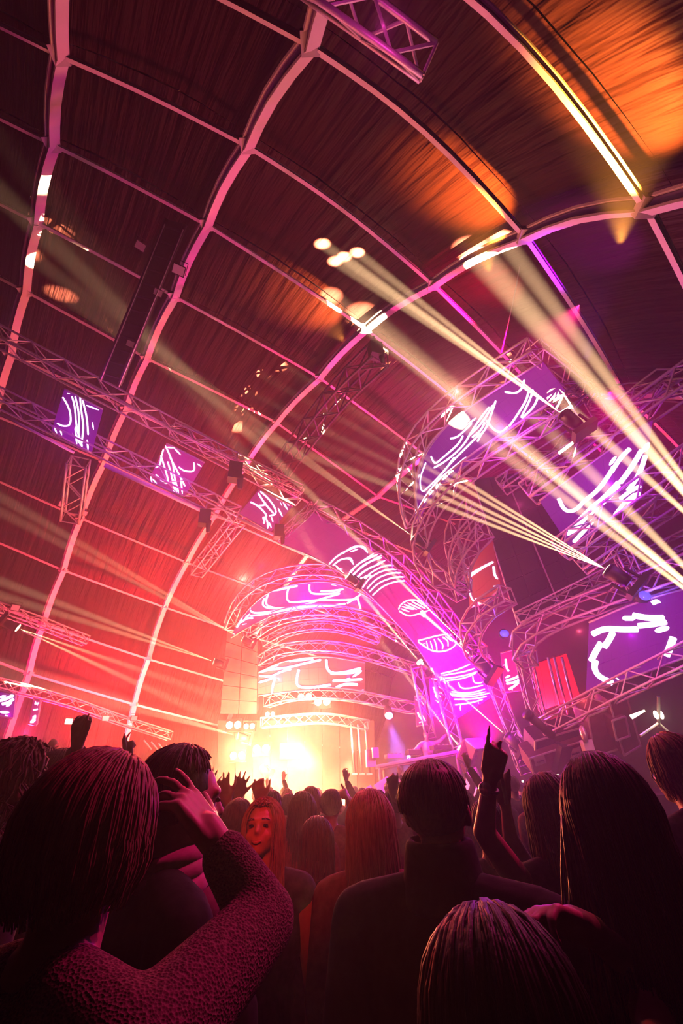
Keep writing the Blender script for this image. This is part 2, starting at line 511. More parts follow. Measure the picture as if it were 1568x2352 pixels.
ORD = ['ridge', 'first', 'second', 'third', 'fourth', 'fifth', 'sixth', 'seventh', 'eighth', 'ninth', 'tenth', 'eleventh']
BAY = {3: 'bay left of the left-edge arch', 2: 'bay left of the grooved arch', 1: 'bay left of the bright arch', 0: 'bay beyond the bright arch', -1: 'deepest bay'}
for j in (3, 2, 1, 0, -1):
    k = j - 1
    for n in sorted(set(NODE[j]) & set(NODE[k])):
        if n == 12: continue
        a, b = NODE[j][n], NODE[k][n]
        d = (b - a).normalized()
        a, b = a + d * .12, b - d * .12
        bow = .30 if (j == 1 and n <= 2) or (j == 1 and n == 0) else .10
        mid = (a + b) / 2; out = (mid - CEN).normalized()
        pts = [a.lerp(b, t / 8) + out * bow * math.sin(math.pi * t / 8) for t in range(9)]
        mb = MB(); section_sweep(mb, pts, .075, .08, lambda p: CEN - p)
        place = ('right side' if n == -1 else 'lowest on the right side') if n < 0 else ORD[n] + ' row down' if n else 'highest row'
        tag(mb.build('purlin', M['beam'], None, origin=pts[0]), 'purlin of the %s, %s' % (BAY[j], place), 'purlin', 'purlins of the ' + BAY[j])

# wind-bracing cables
CAB = [((712,100,8.9),(840,750,13.2),'thin bracing cable from the top joint down to the middle of the bright arch'),
       ((500,505,12.8),(800,487,11.5),'thin bracing cable running level right from the grooved arch'),
       ((800,487,11.5),(1190,522,9.5),'thin bracing cable sagging to the kink of the bright arch'),
       ((232,10,11),(462,498,12.8),'thin bracing cable crossing the dark upper left bay steeply'),
       ((690,85,9.2),(125,330,14.0),'faint bracing cable from the top joint across the dark bay to the left'),
       ((1205,550,8.8),(1150,815,9.8),'short bracing cable hanging from the kink of the bright arch'),
       ((1212,545,9.3),(1640,760,8.0),'bracing cable running down right from the kink to the right edge'),
       ((850,762,13.3),(1130,800,12.5),'thin bracing cable from the middle joint out to the right rig'),
       ((190,1195,20),(375,1620,21),'faint bracing cable across the red wall left of the stage'),
       ((245,1070,18.6),(378,1390,21.5),'faint bracing cable crossing the red wall from the left truss'),
       ((145,1320,21),(430,1180,20.2),'faint bracing cable rising right across the red wall'),
       ((0,1000,18),(145,1310,21),'faint bracing cable falling along the left edge wall')]
for a, b, lab in CAB:
    p, q = at(*a), at(*b)
    pts = [p.lerp(q, t / 10) - V((0, 0, .06 * math.sin(math.pi * t / 10))) for t in range(11)]
    tag(MB().tube(pts, .013 if 'faint' not in lab else .011, 6).build('bracing_cable', M['cable'], None, origin=p), lab, 'cable', 'bracing cables')
fl = MB(); fl.quad((-40, -12, 0), (40, -12, 0), (40, 60, 0), (-40, 60, 0))
tag(fl.build('floor', M['floor']), kind='structure')
# ---------------------------------------------------------------- trusses
G1 = 'straight box trusses over the left side'
G2 = 'curved box trusses of the right rig'
G3 = 'curved trusses over the middle of the stage'
G4 = 'truss towers behind the desk'
G5 = 'crossing trusses at the right edge'
T = truss
T('upper long box truss running down right from the left edge, above the hanging screens', [(-60, 742, 11), (690, 1142, 13.5)], .40, .40, .42, G1)
T('lower long box truss running down right from the left edge, below the hanging screens', [(-60, 885, 10.6), (545, 1182, 12.6)], .36, .36, .42, G1)
T('short lit truss doubled on top of the upper left truss, beside the chain hoist', [(395, 985, 12.3), (690, 1128, 13.2)], .30, .3, .34, G1)
T('short side truss closing the upper end of the long curved ceiling screen', [(722, 1160, 13), (636, 1240, 12.6)], .22, .22, .3)
T('long bowed truss along the top of the curved ceiling screen', [(722, 1166, 13), (800, 1207, 13.3), (890, 1268, 13.8), (960, 1335, 14.3), (1025, 1418, 14.8), (1092, 1508, 15.2)], .42, .42, .46, 'edge of the ceiling screen')
T('big purple hooked truss, upper edge of the magenta screen on the right', [(1228, 803, 8.5), (1120, 872, 9.2), (1020, 945, 9.9), (958, 1015, 10.4), (934, 1085, 10.7), (935, 1145, 10.9), (952, 1205, 11)], .40, .36, .42, G2)
T('lower edge truss under the magenta screen on the right, bending down at its left end', [(1310, 930, 8.3), (1180, 1010, 8.9), (1080, 1078, 9.5), (1012, 1140, 10), (975, 1195, 10.4), (962, 1250, 10.6), (985, 1310, 10.8), (1062, 1365, 11)], .34, .34, .38, G2)
T('purple truss falling right from the top corner of the hooked truss', [(1228, 803, 8.5), (1290, 850, 8.9), (1345, 895, 9.3)], .32, .32, .36, G2)
T('purple truss dropping steeply from the right corner of the hooked rig', [(1345, 890, 9.3), (1385, 965, 9.8)], .3, .3, .34, G2)
T('short purple truss joining the right corner to the lower edge truss', [(1350, 890, 9.2), (1255, 960, 8.8)], .3, .3, .32, G2)
T('small curved cream truss tucked under the hooked rig, left of the speaker wall', [(1092, 1163, 10.4), (1057, 1205, 10.6), (1042, 1250, 10.8), (1047, 1300, 11.0), (1068, 1350, 11.2)], .34, .5, .3, G2)
T('second small curved cream truss below it, touching the speaker wall', [(1112, 1212, 10.3), (1078, 1250, 10.6), (1058, 1295, 10.9), (1055, 1345, 11.1)], .34, .5, .3, G2)
T('third curved cream truss, at the lower left corner of the speaker wall', [(1166, 1365, 10.5), (1112, 1400, 11), (1082, 1442, 11.3), (1080, 1480, 11.5), (1102, 1505, 11.8)], .42, .42, .36, G2)
T('long curved truss under the speaker wall, hooking round above the red curtain', [(1660, 1262, 8), (1568, 1310, 8.4), (1400, 1372, 9.3), (1270, 1422, 10), (1210, 1460, 10.4), (1192, 1492, 10.6), (1216, 1515, 10.8)], .40, .40, .44, G2)
T('thin truss right behind the one under the speaker wall', [(1640, 1205, 8.6), (1380, 1330, 9.6), (1190, 1422, 10.2)], .26, .26, .36, G2)
T('lowest long truss running up right to the edge, above the amplifier cases', [(1640, 1468, 7.8), (1568, 1510, 8.1), (1440, 1572, 8.8), (1300, 1645, 9.6), (1250, 1672, 9.9)], .34, .34, .38, G2)
T('vertical truss tower left of the red curtain', [(1200, 1500, 11), (1222, 1600, 11), (1252, 1712, 11)], .32, .32, .36, G4, up=V((1, 0, 0)))
T('pale leaning truss tower left of the brightest beam', [(1112, 1510, 13), (1150, 1610, 13), (1186, 1700, 13)], .34, .34, .4, G4, up=V((1, 0, 0)))
T('truss tower with a ladder of rungs right behind the desk', [(1008, 1560, 14), (1030, 1640, 14), (1052, 1722, 14)], .34, .34, .4, G4, up=V((1, 0, 0)))
T('short truss tower right of the raised hand with the watch', [(1180, 1690, 12), (1205, 1768, 12)], .34, .34, .34, G4, up=V((1, 0, 0)))
T('thin pipe tower at the left end of the curved stage roof', [(955, 1530, 15), (988, 1690, 15)], .32, .32, .6, G4, up=V((1, 0, 0)))
T('wide purple truss along the top of the big right screen', [(1212, 1135, 9.3), (1340, 1040, 8.8), (1500, 925, 8.2), (1640, 825, 7.7)], .42, .42, .46, G5)
T('red truss peak at the right edge above all others', [(1440, 935, 8.6), (1545, 865, 8.2), (1650, 970, 8.0)], .30, .30, .34, G5)
T('thin faint truss behind the upper beams, level with the rig corner', [(1350, 925, 9.6), (1440, 900, 9.3), (1640, 905, 8.9)], .26, .26, .4, G5)
T('purple truss along the bottom of the big right screen', [(1285, 1265, 8.8), (1420, 1165, 8.3), (1640, 1010, 7.7)], .36, .36, .4, G5)
T('second purple truss parallel below the bottom of the big right screen', [(1330, 1300, 9), (1460, 1210, 8.6), (1660, 1080, 8)], .32, .32, .36, G5)
T('dark crossing truss behind the magenta beams, over the speaker wall', [(1150, 1118, 10.4), (1290, 1025, 10), (1450, 930, 9.6)], .34, .34, .38, G5)
T('second dark crossing truss between hooked rig and big right screen', [(1200, 1100, 9.8), (1420, 975, 9.4)], .26, .26, .3, G5)
T('upright red truss joining the right trusses beside the bright lamp', [(1420, 1255, 8.8), (1450, 1320, 9), (1480, 1400, 9.1)], .26, .26, .3, G5, up=V((1, 0, 0)))
T('black hanging truss under the middle joint, slanting down left', [(872, 812, 10.5), (760, 925, 12), (640, 1085, 14)], .50, .50, .55, 'dark hanging trusses', mt=M['dull'])
T('lower faint slanting truss below the left trusses', [(548, 1190, 14), (452, 1312, 16)], .42, .42, .5, 'dark hanging trusses', single=False)
T('faint dark truss hanging at the far left below the screens', [(180, 1060, 13), (165, 1190, 14)], .5, .5, .5, 'dark hanging trusses', single=False)
T('magenta-lit triangular truss at the top of the photo', [(690, -75, 4.0), (850, 40, 4.15), (985, 140, 4.3)], .42, .27, .36, tri=True, up=V((0.3, -1, 0.3)))
# curved rings over the stage, lost in the glare
def ring_pts(cx, cy, rx, ry, a0, a1, z0, z1, n=7):
    return [(cx + rx * math.cos(R(a0 + (a1 - a0) * i / (n - 1))), cy - ry * math.sin(R(a0 + (a1 - a0) * i / (n - 1))), z0 + (z1 - z0) * i / (n - 1)) for i in range(n)]
T('widest curved truss on top of the glowing stage roof', [(528, 1440, 17), (548, 1392, 16.7), (590, 1348, 16.4), (650, 1322, 16.2), (720, 1313, 16), (790, 1322, 16), (860, 1355, 16), (920, 1405, 16)], .42, .42, .46, G3)
T('curved truss right below the magenta roof screen', [(568, 1462, 16.6), (620, 1425, 16.3), (690, 1407, 16), (760, 1405, 16), (830, 1418, 16), (900, 1448, 16), (970, 1490, 16)], .40, .4, .46, G3)
T('thin curved truss between the two middle screens', [(608, 1478, 16.6), (660, 1450, 16.3), (730, 1438, 16.2), (800, 1446, 16.2), (870, 1470, 16.2)], .3, .3, .4, G3)
T('curved truss on top of the lower stage screen', [(600, 1520, 16.6), (640, 1496, 16.3), (700, 1486, 16.1), (770, 1488, 16), (850, 1505, 16), (960, 1540, 16)], .36, .36, .42, G3)
T('curved truss under the lower stage screen, in the white glare', [(612, 1612, 16.6), (660, 1598, 16.3), (730, 1592, 16.1), (810, 1598, 16), (880, 1612, 16), (965, 1630, 16)], .36, .36, .42, G3)
T('flat portal truss around the glowing stage opening', [(600, 1660, 17), (740, 1650, 17), (845, 1666, 17)], .34, .34, .42, G3)
for i, (x0, x1, lab) in enumerate(((838, 848, 'outermost'), (822, 831, 'middle'), (806, 814, 'innermost'))):
    root = thing('portal_post', at(x1, 1782, 17), lab + ' upright post of the glowing portal on the right', 'post', 'portal posts')
    MB().tube([at(x0, 1664, 17), at(x1, 1776, 17)], .045, 8).build('upright', M['alu'], root, True)
    MB().box(at(x1, 1778, 17), .22, .22, .06).build('base_plate', M['alu'], root)
# left wall trusses
T('small truss of floodlights low on the left wall', [(-40, 1385, 14), (90, 1430, 15), (198, 1472, 16)], .34, .3, .36, 'low wall trusses')
T('long low truss just above the crowd on the left wall', [(-40, 1560, 13), (150, 1610, 14.5), (260, 1648, 15.3), (390, 1690, 16.4)], .3, .26, .36, 'low wall trusses', single=False)

# pipes
for a, b, r, lab in (((240, 1068, 11.3), (466, 1174, 12.4), .06, 'bright straight pipe slung under the lower left truss'),
                     ((0, 950, 10.7), (170, 1040, 11.2), .035, 'dim straight pipe slung under the lower left truss at the edge'),
                     ((545, 1190, 12.6), (636, 1232, 12.9), .05, 'short pipe from the lower left truss to the ceiling screen'),
                     ((50, 1450, 12), (100, 1469, 12.4), .02, 'small pipe beside the left wall floodlight')):
    tag(MB().tube([at(*a), at(*b)], r, 8).build('pipe', M['beam'], None, True, origin=at(*a)), lab, 'pipe', 'rigging pipes')

# dark lighting ladder hanging at the left, with its floods
def ladder(label, a, b, wpx, z0, z1, n):
    A0, A1 = at(*a, z0), at(*b, z1); B0, B1 = at(a[0] + wpx, a[1] + wpx * .3, z0), at(b[0] + wpx, b[1] + wpx * .3, z1)
    root = thing('lighting_ladder', A0, label, 'ladder')
    for p, q in ((A0, A1), (B0, B1)):
        MB().tube([p, q], .05, 8).build('rail', M['black'], root, True)
        MB().tube([p + (q - p) * .02 + V((0, 0, -.07)), q + V((0, 0, -.07))], .012, 6).build('rail_edge', M['alu'], root, True)
    for k in range(n):
        t = (k + .5) / n
        bar('rung', A0.lerp(A1, t), B0.lerp(B1, t), .03, M['black'], root)
    mb = MB(); mb.quad(A0, B0, B1, A1); off = (A0 - CAM).normalized() * .08
    mb.quad(A0 + off, A1 + off, B1 + off, B0 + off)
    mb.build('backing', M['black'], root)
    return root
ladder('long black hanging array of floods beside the grooved arch', (383, 503), (232, 872), 42, 9.5, 10.2, 12)
def flood(label, px, py, z, s, face, mt='white', group='small floodlights'):
    p = at(px, py, z); rot = (at(*face) - p).to_track_quat('Y', 'Z').to_matrix()
    root = thing('floodlight', p, label, 'floodlight', group)
    MB().box(p, s, s * .55, s * .8, rot).build('housing', M['black'], root)
    MB().box(p + rot @ V((0, s * .3, 0)), s * .85, s * .06, s * .65, rot).build('front_glass', M[mt], root)
    for sx in (-1, 1):
        MB().box(p + rot @ V((sx * s * .56, -.1 * s, s * .25)), s * .05, s * .15, s * .9, rot).build('yoke_arm', M['black'], root)
    MB().box(p + rot @ V((0, -.1 * s, s * .7)), s * 1.15, s * .12, s * .06, rot).build('yoke_bar', M['black'], root)
    return root
flood('white floodlight clamped to the grooved arch beside the black array', 410, 620, 9.8, .28, (330, 640, 3))
flood('magenta floodlight left of the black array', 322, 565, 10.2, .24, (322, 700, 2), 'chrome')
flood('small floodlight hanging by the middle of the black array', 363, 672, 9.8, .2, (300, 800, 2), 'chrome')
flood('small floodlight low on the black array', 300, 790, 10, .2, (300, 900, 2), 'chrome')
flood('white floodlight on the left wall arch below the screens', 192, 1178, 17.4, .26, (600, 1600, 5), 'white')
flood('pink floodlight on the purlin left of the wall arch', 144, 1158, 17, .3, (300, 1600, 5), 'white')
flood('floodlight at the left end of the small wall truss', 35, 1395, 14.3, .26, (200, 1700, 5), 'white')
flood('lone glowing floodlight over the crowd at the left', 158, 1657, 13, .22, (170, 1700, 3), 'lens')
flood('floodlight right of the raised pointing hand on the low truss', 243, 1650, 14.8, .22, (300, 1750, 5), 'white')
flood('floodlight on the foot of the bright arch', 308, 1650, 15.5, .22, (400, 1750, 5), 'white')

# chain hoists and black motor boxes
def hoist(label, px, py, z, s):
    p = at(px, py, z)
    root = thing('chain_hoist', p, label, 'hoist', 'chain hoists')
    MB().box(p, s * .6, s * .5, s * .9, Matrix.Rotation(.3, 3, 'Z')).build('motor', M['black'], root)
    MB().tube([p + V((s * .25, 0, -.2 * s)), p + V((s * .28, 0, -s * .9))], s * .16, 10, True, s * .1).build('chain_bag', M['black'], root, True)
    MB().tube([p + V((0, 0, s * .4)), p + V((0, 0, s * 1.1))], s * .05, 6).build('hook', M['chrome'], root, True)
    return root
hoist('black chain hoist on the upper left truss, right end', 540, 1085, 12.2, .62)
hoist('black chain hoist on the lower left truss, right end', 470, 1190, 12, .5)
hoist('black chain hoist above the slanting black truss at the middle joint', 862, 806, 10.4, .5)
hoist('black chain hoist at the lower left of the third left screen', 640, 1222, 12.5, .45)

# ---------------------------------------------------------------- screens and their drawn light lines
def surface(top, bot, n=24):
    a = spline([at(*p) for p in top], .01); b = spline([at(*p) for p in bot], .01)
    A = [a[round(i * (len(a) - 1) / n)] for i in range(n + 1)]; B = [b[round(i * (len(b) - 1) / n)] for i in range(n + 1)]
    return A, B

def led_screen(label, top, bot, mt, lines, n=20, lw=.05, name='led_screen', frame=True, rows=3, group='magenta line screens'):
    """thin panel wall hung between two edges; every module is a tile of its own, the drawing is flat light on it"""
    A, B = surface(top, bot, n)
    root = thing(name, A[0], label, 'screen', group)
    vv = []; ff = []
    for i in range(n + 1):
        vv += [A[i], B[i]]
    for i in range(n): ff.append((2 * i, 2 * i + 1, 2 * i + 3, 2 * i + 2))
    tree = BVHTree.FromPolygons(vv, ff)
    step = max(1, n // 8)
    for i in range(0, n, step):
        j = min(i + step, n)
        for r in range(rows):
            mb = MB()
            for k in range(i, j):
                g = .004
                q = []
                for (I, t) in ((k, r / rows), (k, (r + 1) / rows), (k + 1, (r + 1) / rows), (k + 1, r / rows)):
                    q.append(A[I].lerp(B[I], t))
                c = sum(q, V()) / 4
                q = [c + (p - c) * (1 - g * 2) for p in q]
                nn = (q[1] - q[0]).cross(q[3] - q[0]).normalized()
                if nn.dot(CAM - c) < 0: nn = -nn
                back = [p - nn * .06 for p in q]
                mb.quad(*q); mb.quad(*back[::-1])
                for e in range(4): mb.quad(q[e], back[e], back[(e + 1) % 4], q[(e + 1) % 4])
            mb.build('panel', mt, root)
    if frame:
        for E in (A, B):
            MB().tube(E, .025, 6).build('edge_rail', M['alu'], root, True)
    if lines:
        mb = MB()
        for ln in lines:
            wl = lw
            if isinstance(ln[0], (int, float)): wl = lw * ln[0]; ln = ln[1:]
            pts = []
            dense = []
            for _ in range(2 if len(ln) > 2 else 0):
                sm = [ln[0]]
                for (x0, y0), (x1, y1) in zip(ln, ln[1:]): sm += [(x0 * .75 + x1 * .25, y0 * .75 + y1 * .25), (x0 * .25 + x1 * .75, y0 * .25 + y1 * .75)]
                ln = sm + [ln[-1]]
            for (x0, y0), (x1, y1) in zip(ln, ln[1:]):
                k = max(1, int(math.hypot(x1 - x0, y1 - y0) / 6))
                dense += [(x0 + (x1 - x0) * t / k, y0 + (y1 - y0) * t / k) for t in range(k)]
            dense.append(ln[-1])
            for x, y in dense:
                d = (at(x, y, 1) - CAM).normalized()
                h = tree.ray_cast(CAM, d)
                if h[0] is not None:
                    nn = h[1] if h[1].dot(CAM - h[0]) > 0 else -h[1]
                    pts.append((h[0] + nn * .02, nn))
                else:
                    if len(pts) > 1: _ribbon(mb, pts, wl)
                    pts = []
            if len(pts) > 1: _ribbon(mb, pts, wl)
        if mb.f:
            o = mb.build('light_lines', M['line'], root)
            o['kind'] = 'stuff'
    return root

def _ribbon(mb, pts, wl):
    base = len(mb.v); n = len(pts)
    for i, (p, nn) in enumerate(pts):
        t = (pts[min(i + 1, n - 1)][0] - pts[max(i - 1, 0)][0]).normalized(); s = t.cross(nn).normalized()
        ww = wl * (.35 if i in (0, n - 1) else 1) * .5
        mb.v += [p + s * ww, p - s * ww]
    for i in range(n - 1): mb.f.append((base + 2 * i, base + 2 * i + 1, base + 2 * i + 3, base + 2 * i + 2))

def Z(ox, oy, s, *lines):
    """lines read off an enlarged crop: origin and scale back to photo pixels"""
    out = []
    for ln in lines:
        l2 = []
        for q in ln:
            l2.append(q if isinstance(q, (int, float)) else (ox + q[0] / s, oy + q[1] / s))
        out.append(l2)
    return out

# left hanging screens (crop 0,700 x2)
led_screen('leftmost hanging screen with white and violet strokes, between the two left trusses', [(148, 893, 11.1), (236, 940, 11.4)], [(118, 990, 10.9), (210, 1040, 11.2)], M['screen'],
  Z(0, 700, 2, [(288, 425), (310, 460), (325, 500), (325, 555), (290, 560), (262, 545)], [(330, 420), (345, 470), (350, 560), (375, 640), (380, 662)], [(345, 420), (365, 500), (360, 620)], [(368, 425), (375, 500), (385, 560), (375, 640)],
    [(380, 440), (400, 520), (405, 600)], [(370, 425), (410, 445), (455, 455)], [(395, 462), (455, 485)], [(250, 565), (268, 605)], [(275, 570), (290, 615)], [(424, 540), (430, 575)], [(400, 620), (405, 668)], [(345, 560), (355, 655)], [(290, 400), (300, 405)], [(308, 408), (322, 410)], [(345, 600), (385, 665)]), n=8, lw=.04)
led_screen('second hanging screen from the left with violet strokes, under the doubled truss', [(382, 1018, 12), (470, 1062, 12.3)], [(340, 1105, 11.8), (424, 1140, 12.1)], M['screenpink'],
  Z(0, 700, 2, [(755, 640), (775, 680), (795, 730), (800, 790), (822, 870)], [(762, 655), (830, 660)], [(752, 660), (740, 700), (735, 740), (700, 755)], [(738, 690), (760, 760), (775, 815), (760, 822), (735, 800), (715, 780)], [(780, 700), (812, 760), (850, 835)],
    [(820, 745), (845, 765), (895, 768), (890, 725)], [(905, 705), (930, 720)], [(690, 775), (700, 830)], [(795, 800), (815, 875)], [(830, 800), (838, 870)], [(700, 800), (730, 832)], [(770, 720), (790, 790), (800, 860)], [(905, 730), (925, 745)], [(800, 660), (830, 690)]), n=8, lw=.04)
led_screen('third hanging screen with violet scribble, left of the ceiling screen', [(594, 1125, 12.9), (672, 1162, 13.2)], [(548, 1180, 12.8), (622, 1222, 13)], M['screenpink'],
  Z(480, 1080, 3.92, [(370, 285), (440, 320), (505, 385), (520, 420), (480, 430)], [(440, 205), (500, 300), (580, 390)], [(460, 190), (540, 260), (600, 350), (600, 400), (540, 410)], [(440, 320), (505, 315), (505, 290)], [(620, 340), (660, 420)], [(605, 255), (630, 270)], [(640, 290), (655, 320)],
    [(665, 290), (720, 380)], [(700, 300), (740, 340)], [(485, 430), (500, 460), (490, 480)], [(510, 430), (530, 480), (525, 555)], [(560, 420), (575, 470)], [(540, 470), (560, 520)]), n=8, lw=.05)
# long curved ceiling screen
led_screen('long curved ceiling screen with pale grey upper end and comb-like white lines', [(722, 1178, 13), (800, 1222, 13.3), (885, 1282, 13.8), (950, 1345, 14.3), (1015, 1430, 14.8), (1075, 1510, 15.1), (1130, 1600, 15.3)],
  [(638, 1246, 12.6), (740, 1290, 13), (830, 1350, 13.4), (900, 1420, 13.9), (960, 1490, 14.3), (1010, 1570, 14.7), (1050, 1650, 14.9)], M['screenpink'],
  Z(480, 1080, 3.92, [(1075, 850), (1160, 760), (1340, 680), (1400, 690), (1420, 740)], [(1110, 860), (1180, 800), (1260, 790), (1300, 850)], [(1150, 890), (1200, 890)], [(1260, 920), (1330, 850), (1480, 750)], [(1290, 940), (1400, 850), (1560, 760)], [(1320, 980), (1400, 900), (1560, 830)], [(1350, 1000), (1420, 940), (1470, 960)], [(1270, 735), (1340, 710)])
  + Z(784, 700, 2, [(0, 1145), (60, 1105), (100, 1115), (120, 1140)], [(0, 1170), (40, 1160), (50, 1180)], [(35, 1240), (70, 1190), (190, 1135)], [(50, 1245), (100, 1190), (185, 1160)], [(60, 1260), (110, 1215), (175, 1190)], [(85, 1255), (110, 1260), (130, 1230), (200, 1195), (250, 1200)],
    [(95, 1300), (130, 1250), (200, 1215), (270, 1215)], [(115, 1305), (160, 1255), (230, 1230), (285, 1232)], [(125, 1320), (170, 1275), (240, 1250), (300, 1250)], [(140, 1335), (190, 1290), (250, 1270), (290, 1268)], [(160, 1190), (200, 1175)],
    [(260, 1400), (270, 1375), (310, 1352), (370, 1362), (435, 1350)], [(262, 1405), (300, 1430), (340, 1425), (437, 1390)], [(275, 1385), (330, 1400)], [(285, 1375), (345, 1400)], [(300, 1368), (365, 1398)], [(320, 1362), (385, 1396)], [(345, 1362), (400, 1392)], [(370, 1365), (415, 1390)], [(270, 1395), (310, 1410)])
  + Z(900, 1300, 4.612, [(270, 790), (350, 770), (520, 725), (625, 725), (680, 780), (670, 840), (590, 895), (480, 910), (400, 890), (340, 850), (270, 800)], [(360, 790), (380, 880)], [(400, 790), (430, 890)], [(440, 770), (470, 850), (470, 900)], [(480, 765), (540, 830), (530, 880)], [(530, 750), (590, 790), (590, 850)], [(300, 830), (350, 820)], [(560, 740), (640, 800)],
    [(510, 1140), (690, 1100), (860, 1020)], [(520, 1160), (760, 1120), (880, 1080)], [(540, 1190), (730, 1170), (910, 1115)], [(560, 1215), (760, 1190), (890, 1130)], [(850, 1160), (860, 1230), (910, 1245), (990, 1215)], [(700, 1230), (720, 1290), (800, 1300), (1000, 1250)], [(620, 1330), (820, 1350), (1020, 1290)],
    [(630, 1370), (820, 1390), (1045, 1340)], [(650, 1410), (840, 1410), (1000, 1380)], [(660, 1470), (830, 1450), (960, 1410)], [(910, 1430), (915, 1460)], [(720, 1470), (720, 1530)], [(600, 1330), (640, 1380)], [(560, 1200), (600, 1240)], [(610, 1350), (800, 1370), (1040, 1320)]), n=40, lw=.048, rows=4)
# magenta hooked screen
led_screen('big magenta wrap-round screen with white brush strokes, inside the hooked truss', [(1245, 830, 8.65), (1135, 895, 9.3), (1040, 965, 9.9), (985, 1030, 10.4), (962, 1090, 10.7), (952, 1180, 10.9)],
  [(1300, 900, 8.5), (1180, 985, 9.1), (1085, 1058, 9.7), (1020, 1115, 10.1), (975, 1165, 10.5), (955, 1200, 10.8)], M['screen'],
  Z(784, 700, 2, [(840, 345), (832, 385), (800, 410), (750, 400)], [(860, 400), (850, 440), (800, 520), (770, 560)], [(880, 390), (870, 430), (825, 520)], [(905, 420), (885, 470), (830, 522)], [(665, 530), (700, 575), (735, 590), (765, 560)], [(710, 440), (690, 500), (670, 560), (640, 600), (625, 630)], [(697, 460), (650, 540), (590, 600)],
    [(600, 545), (560, 585), (530, 610), (500, 615)], [(412, 695), (430, 735), (470, 700), (540, 640), (560, 600)], [(425, 750), (480, 720), (560, 650), (600, 580), (640, 520), (680, 470)], [(640, 590), (560, 670), (500, 730), (450, 790), (400, 840)], [(390, 725), (360, 800), (370, 865), (400, 840), (470, 770), (520, 700)],
    [(575, 700), (500, 760), (440, 810), (380, 890), (345, 960)], [(360, 780), (330, 860), (345, 960)], [(580, 550), (620, 520)], [(660, 540), (640, 580), (600, 610)]), n=24, lw=.045)
# big right screen
led_screen('big right screen with thick white diagonal strokes beside the speaker wall', [(1238, 1150, 9.1), (1500, 960, 8.1)], [(1312, 1262, 9.1), (1470, 1140, 8.1)], M['screen'],
  Z(1160, 780, 3.843, [1.7, (470, 1395), (510, 1490), (570, 1520), (640, 1490), (690, 1430)], [1.8, (690, 1430), (820, 1330), (920, 1190), (960, 1120)], [1.8, (930, 1180), (1020, 1040), (1105, 960)], [1.4, (920, 1110), (980, 1030)], [2.0, (560, 1700), (740, 1500), (880, 1390), (1010, 1250)], [2.0, (1010, 1270), (1110, 1140), (1210, 970)],
    [2.0, (1225, 990), (1270, 910)], [1.8, (1270, 1010), (1310, 950)], [2.0, (740, 1540), (860, 1440), (960, 1350), (1000, 1280)], [1.8, (1240, 1020), (1200, 1150), (1140, 1260), (1080, 1340)], [1.7, (600, 1790), (700, 1680), (780, 1590)], [1.6, (540, 1720), (620, 1680), (720, 1560)], [1.4, (950, 1570), (1050, 1440), (1150, 1360)],
    [1.6, (1010, 1410), (1100, 1340), (1200, 1290)], [2.2, (1150, 1390), (1210, 1330)], [1.6, (1070, 1450), (1160, 1400), (1220, 1360)]), n=12, lw=.046)
# lower right screen
led_screen('dark lower right screen with one thick glowing outline', [(1352, 1430, 9.4), (1460, 1385, 8.8), (1600, 1345, 8.2)], [(1345, 1590, 9.3), (1460, 1552, 8.7), (1600, 1500, 8.1)], M['screen'],
  Z(784, 1300, 2, [2.0, (1290, 240), (1350, 240)], [2.4, (1335, 225), (1410, 240), (1485, 238)], [2.2, (1360, 275), (1430, 268), (1495, 255)], [2.0, (1440, 300), (1505, 280)], [2.4, (1150, 315), (1210, 285), (1290, 292), (1365, 290)], [2.4, (1250, 300), (1230, 340), (1205, 375)], [2.4, (1195, 350), (1170, 390), (1145, 440)],
    [2.4, (1170, 430), (1160, 470), (1185, 510), (1250, 538)], [1.6, (1255, 510), (1275, 522)], [2.4, (1525, 325), (1510, 370), (1490, 415)], [1.8, (1425, 172), (1450, 160), (1455, 172)]), n=12, lw=.05)
# wrap screen between the hooked trusses
led_screen('narrow curved red screen with white strokes, left of the speaker wall', [(1072, 1310, 11.7), (1100, 1270, 11.3), (1130, 1240, 11)], [(1078, 1395, 11.9), (1110, 1385, 11.5), (1150, 1350, 11)], M['screenred'],
  Z(784, 1300, 2, [1.2, (555, 75), (600, 40), (660, 0)], [1.2, (560, 60), (620, 20), (700, -20)], [1.1, (590, 60), (590, 130), (610, 165), (650, 175)], [1.4, (700, 0), (705, 50), (745, 75)], [1.4, (722, 0), (725, 40), (745, 55)], [1.2, (615, 150), (645, 150)], [1.4, (600, 183), (650, 180)], [1.4, (700, 92), (730, 98)]), n=8, lw=.05)
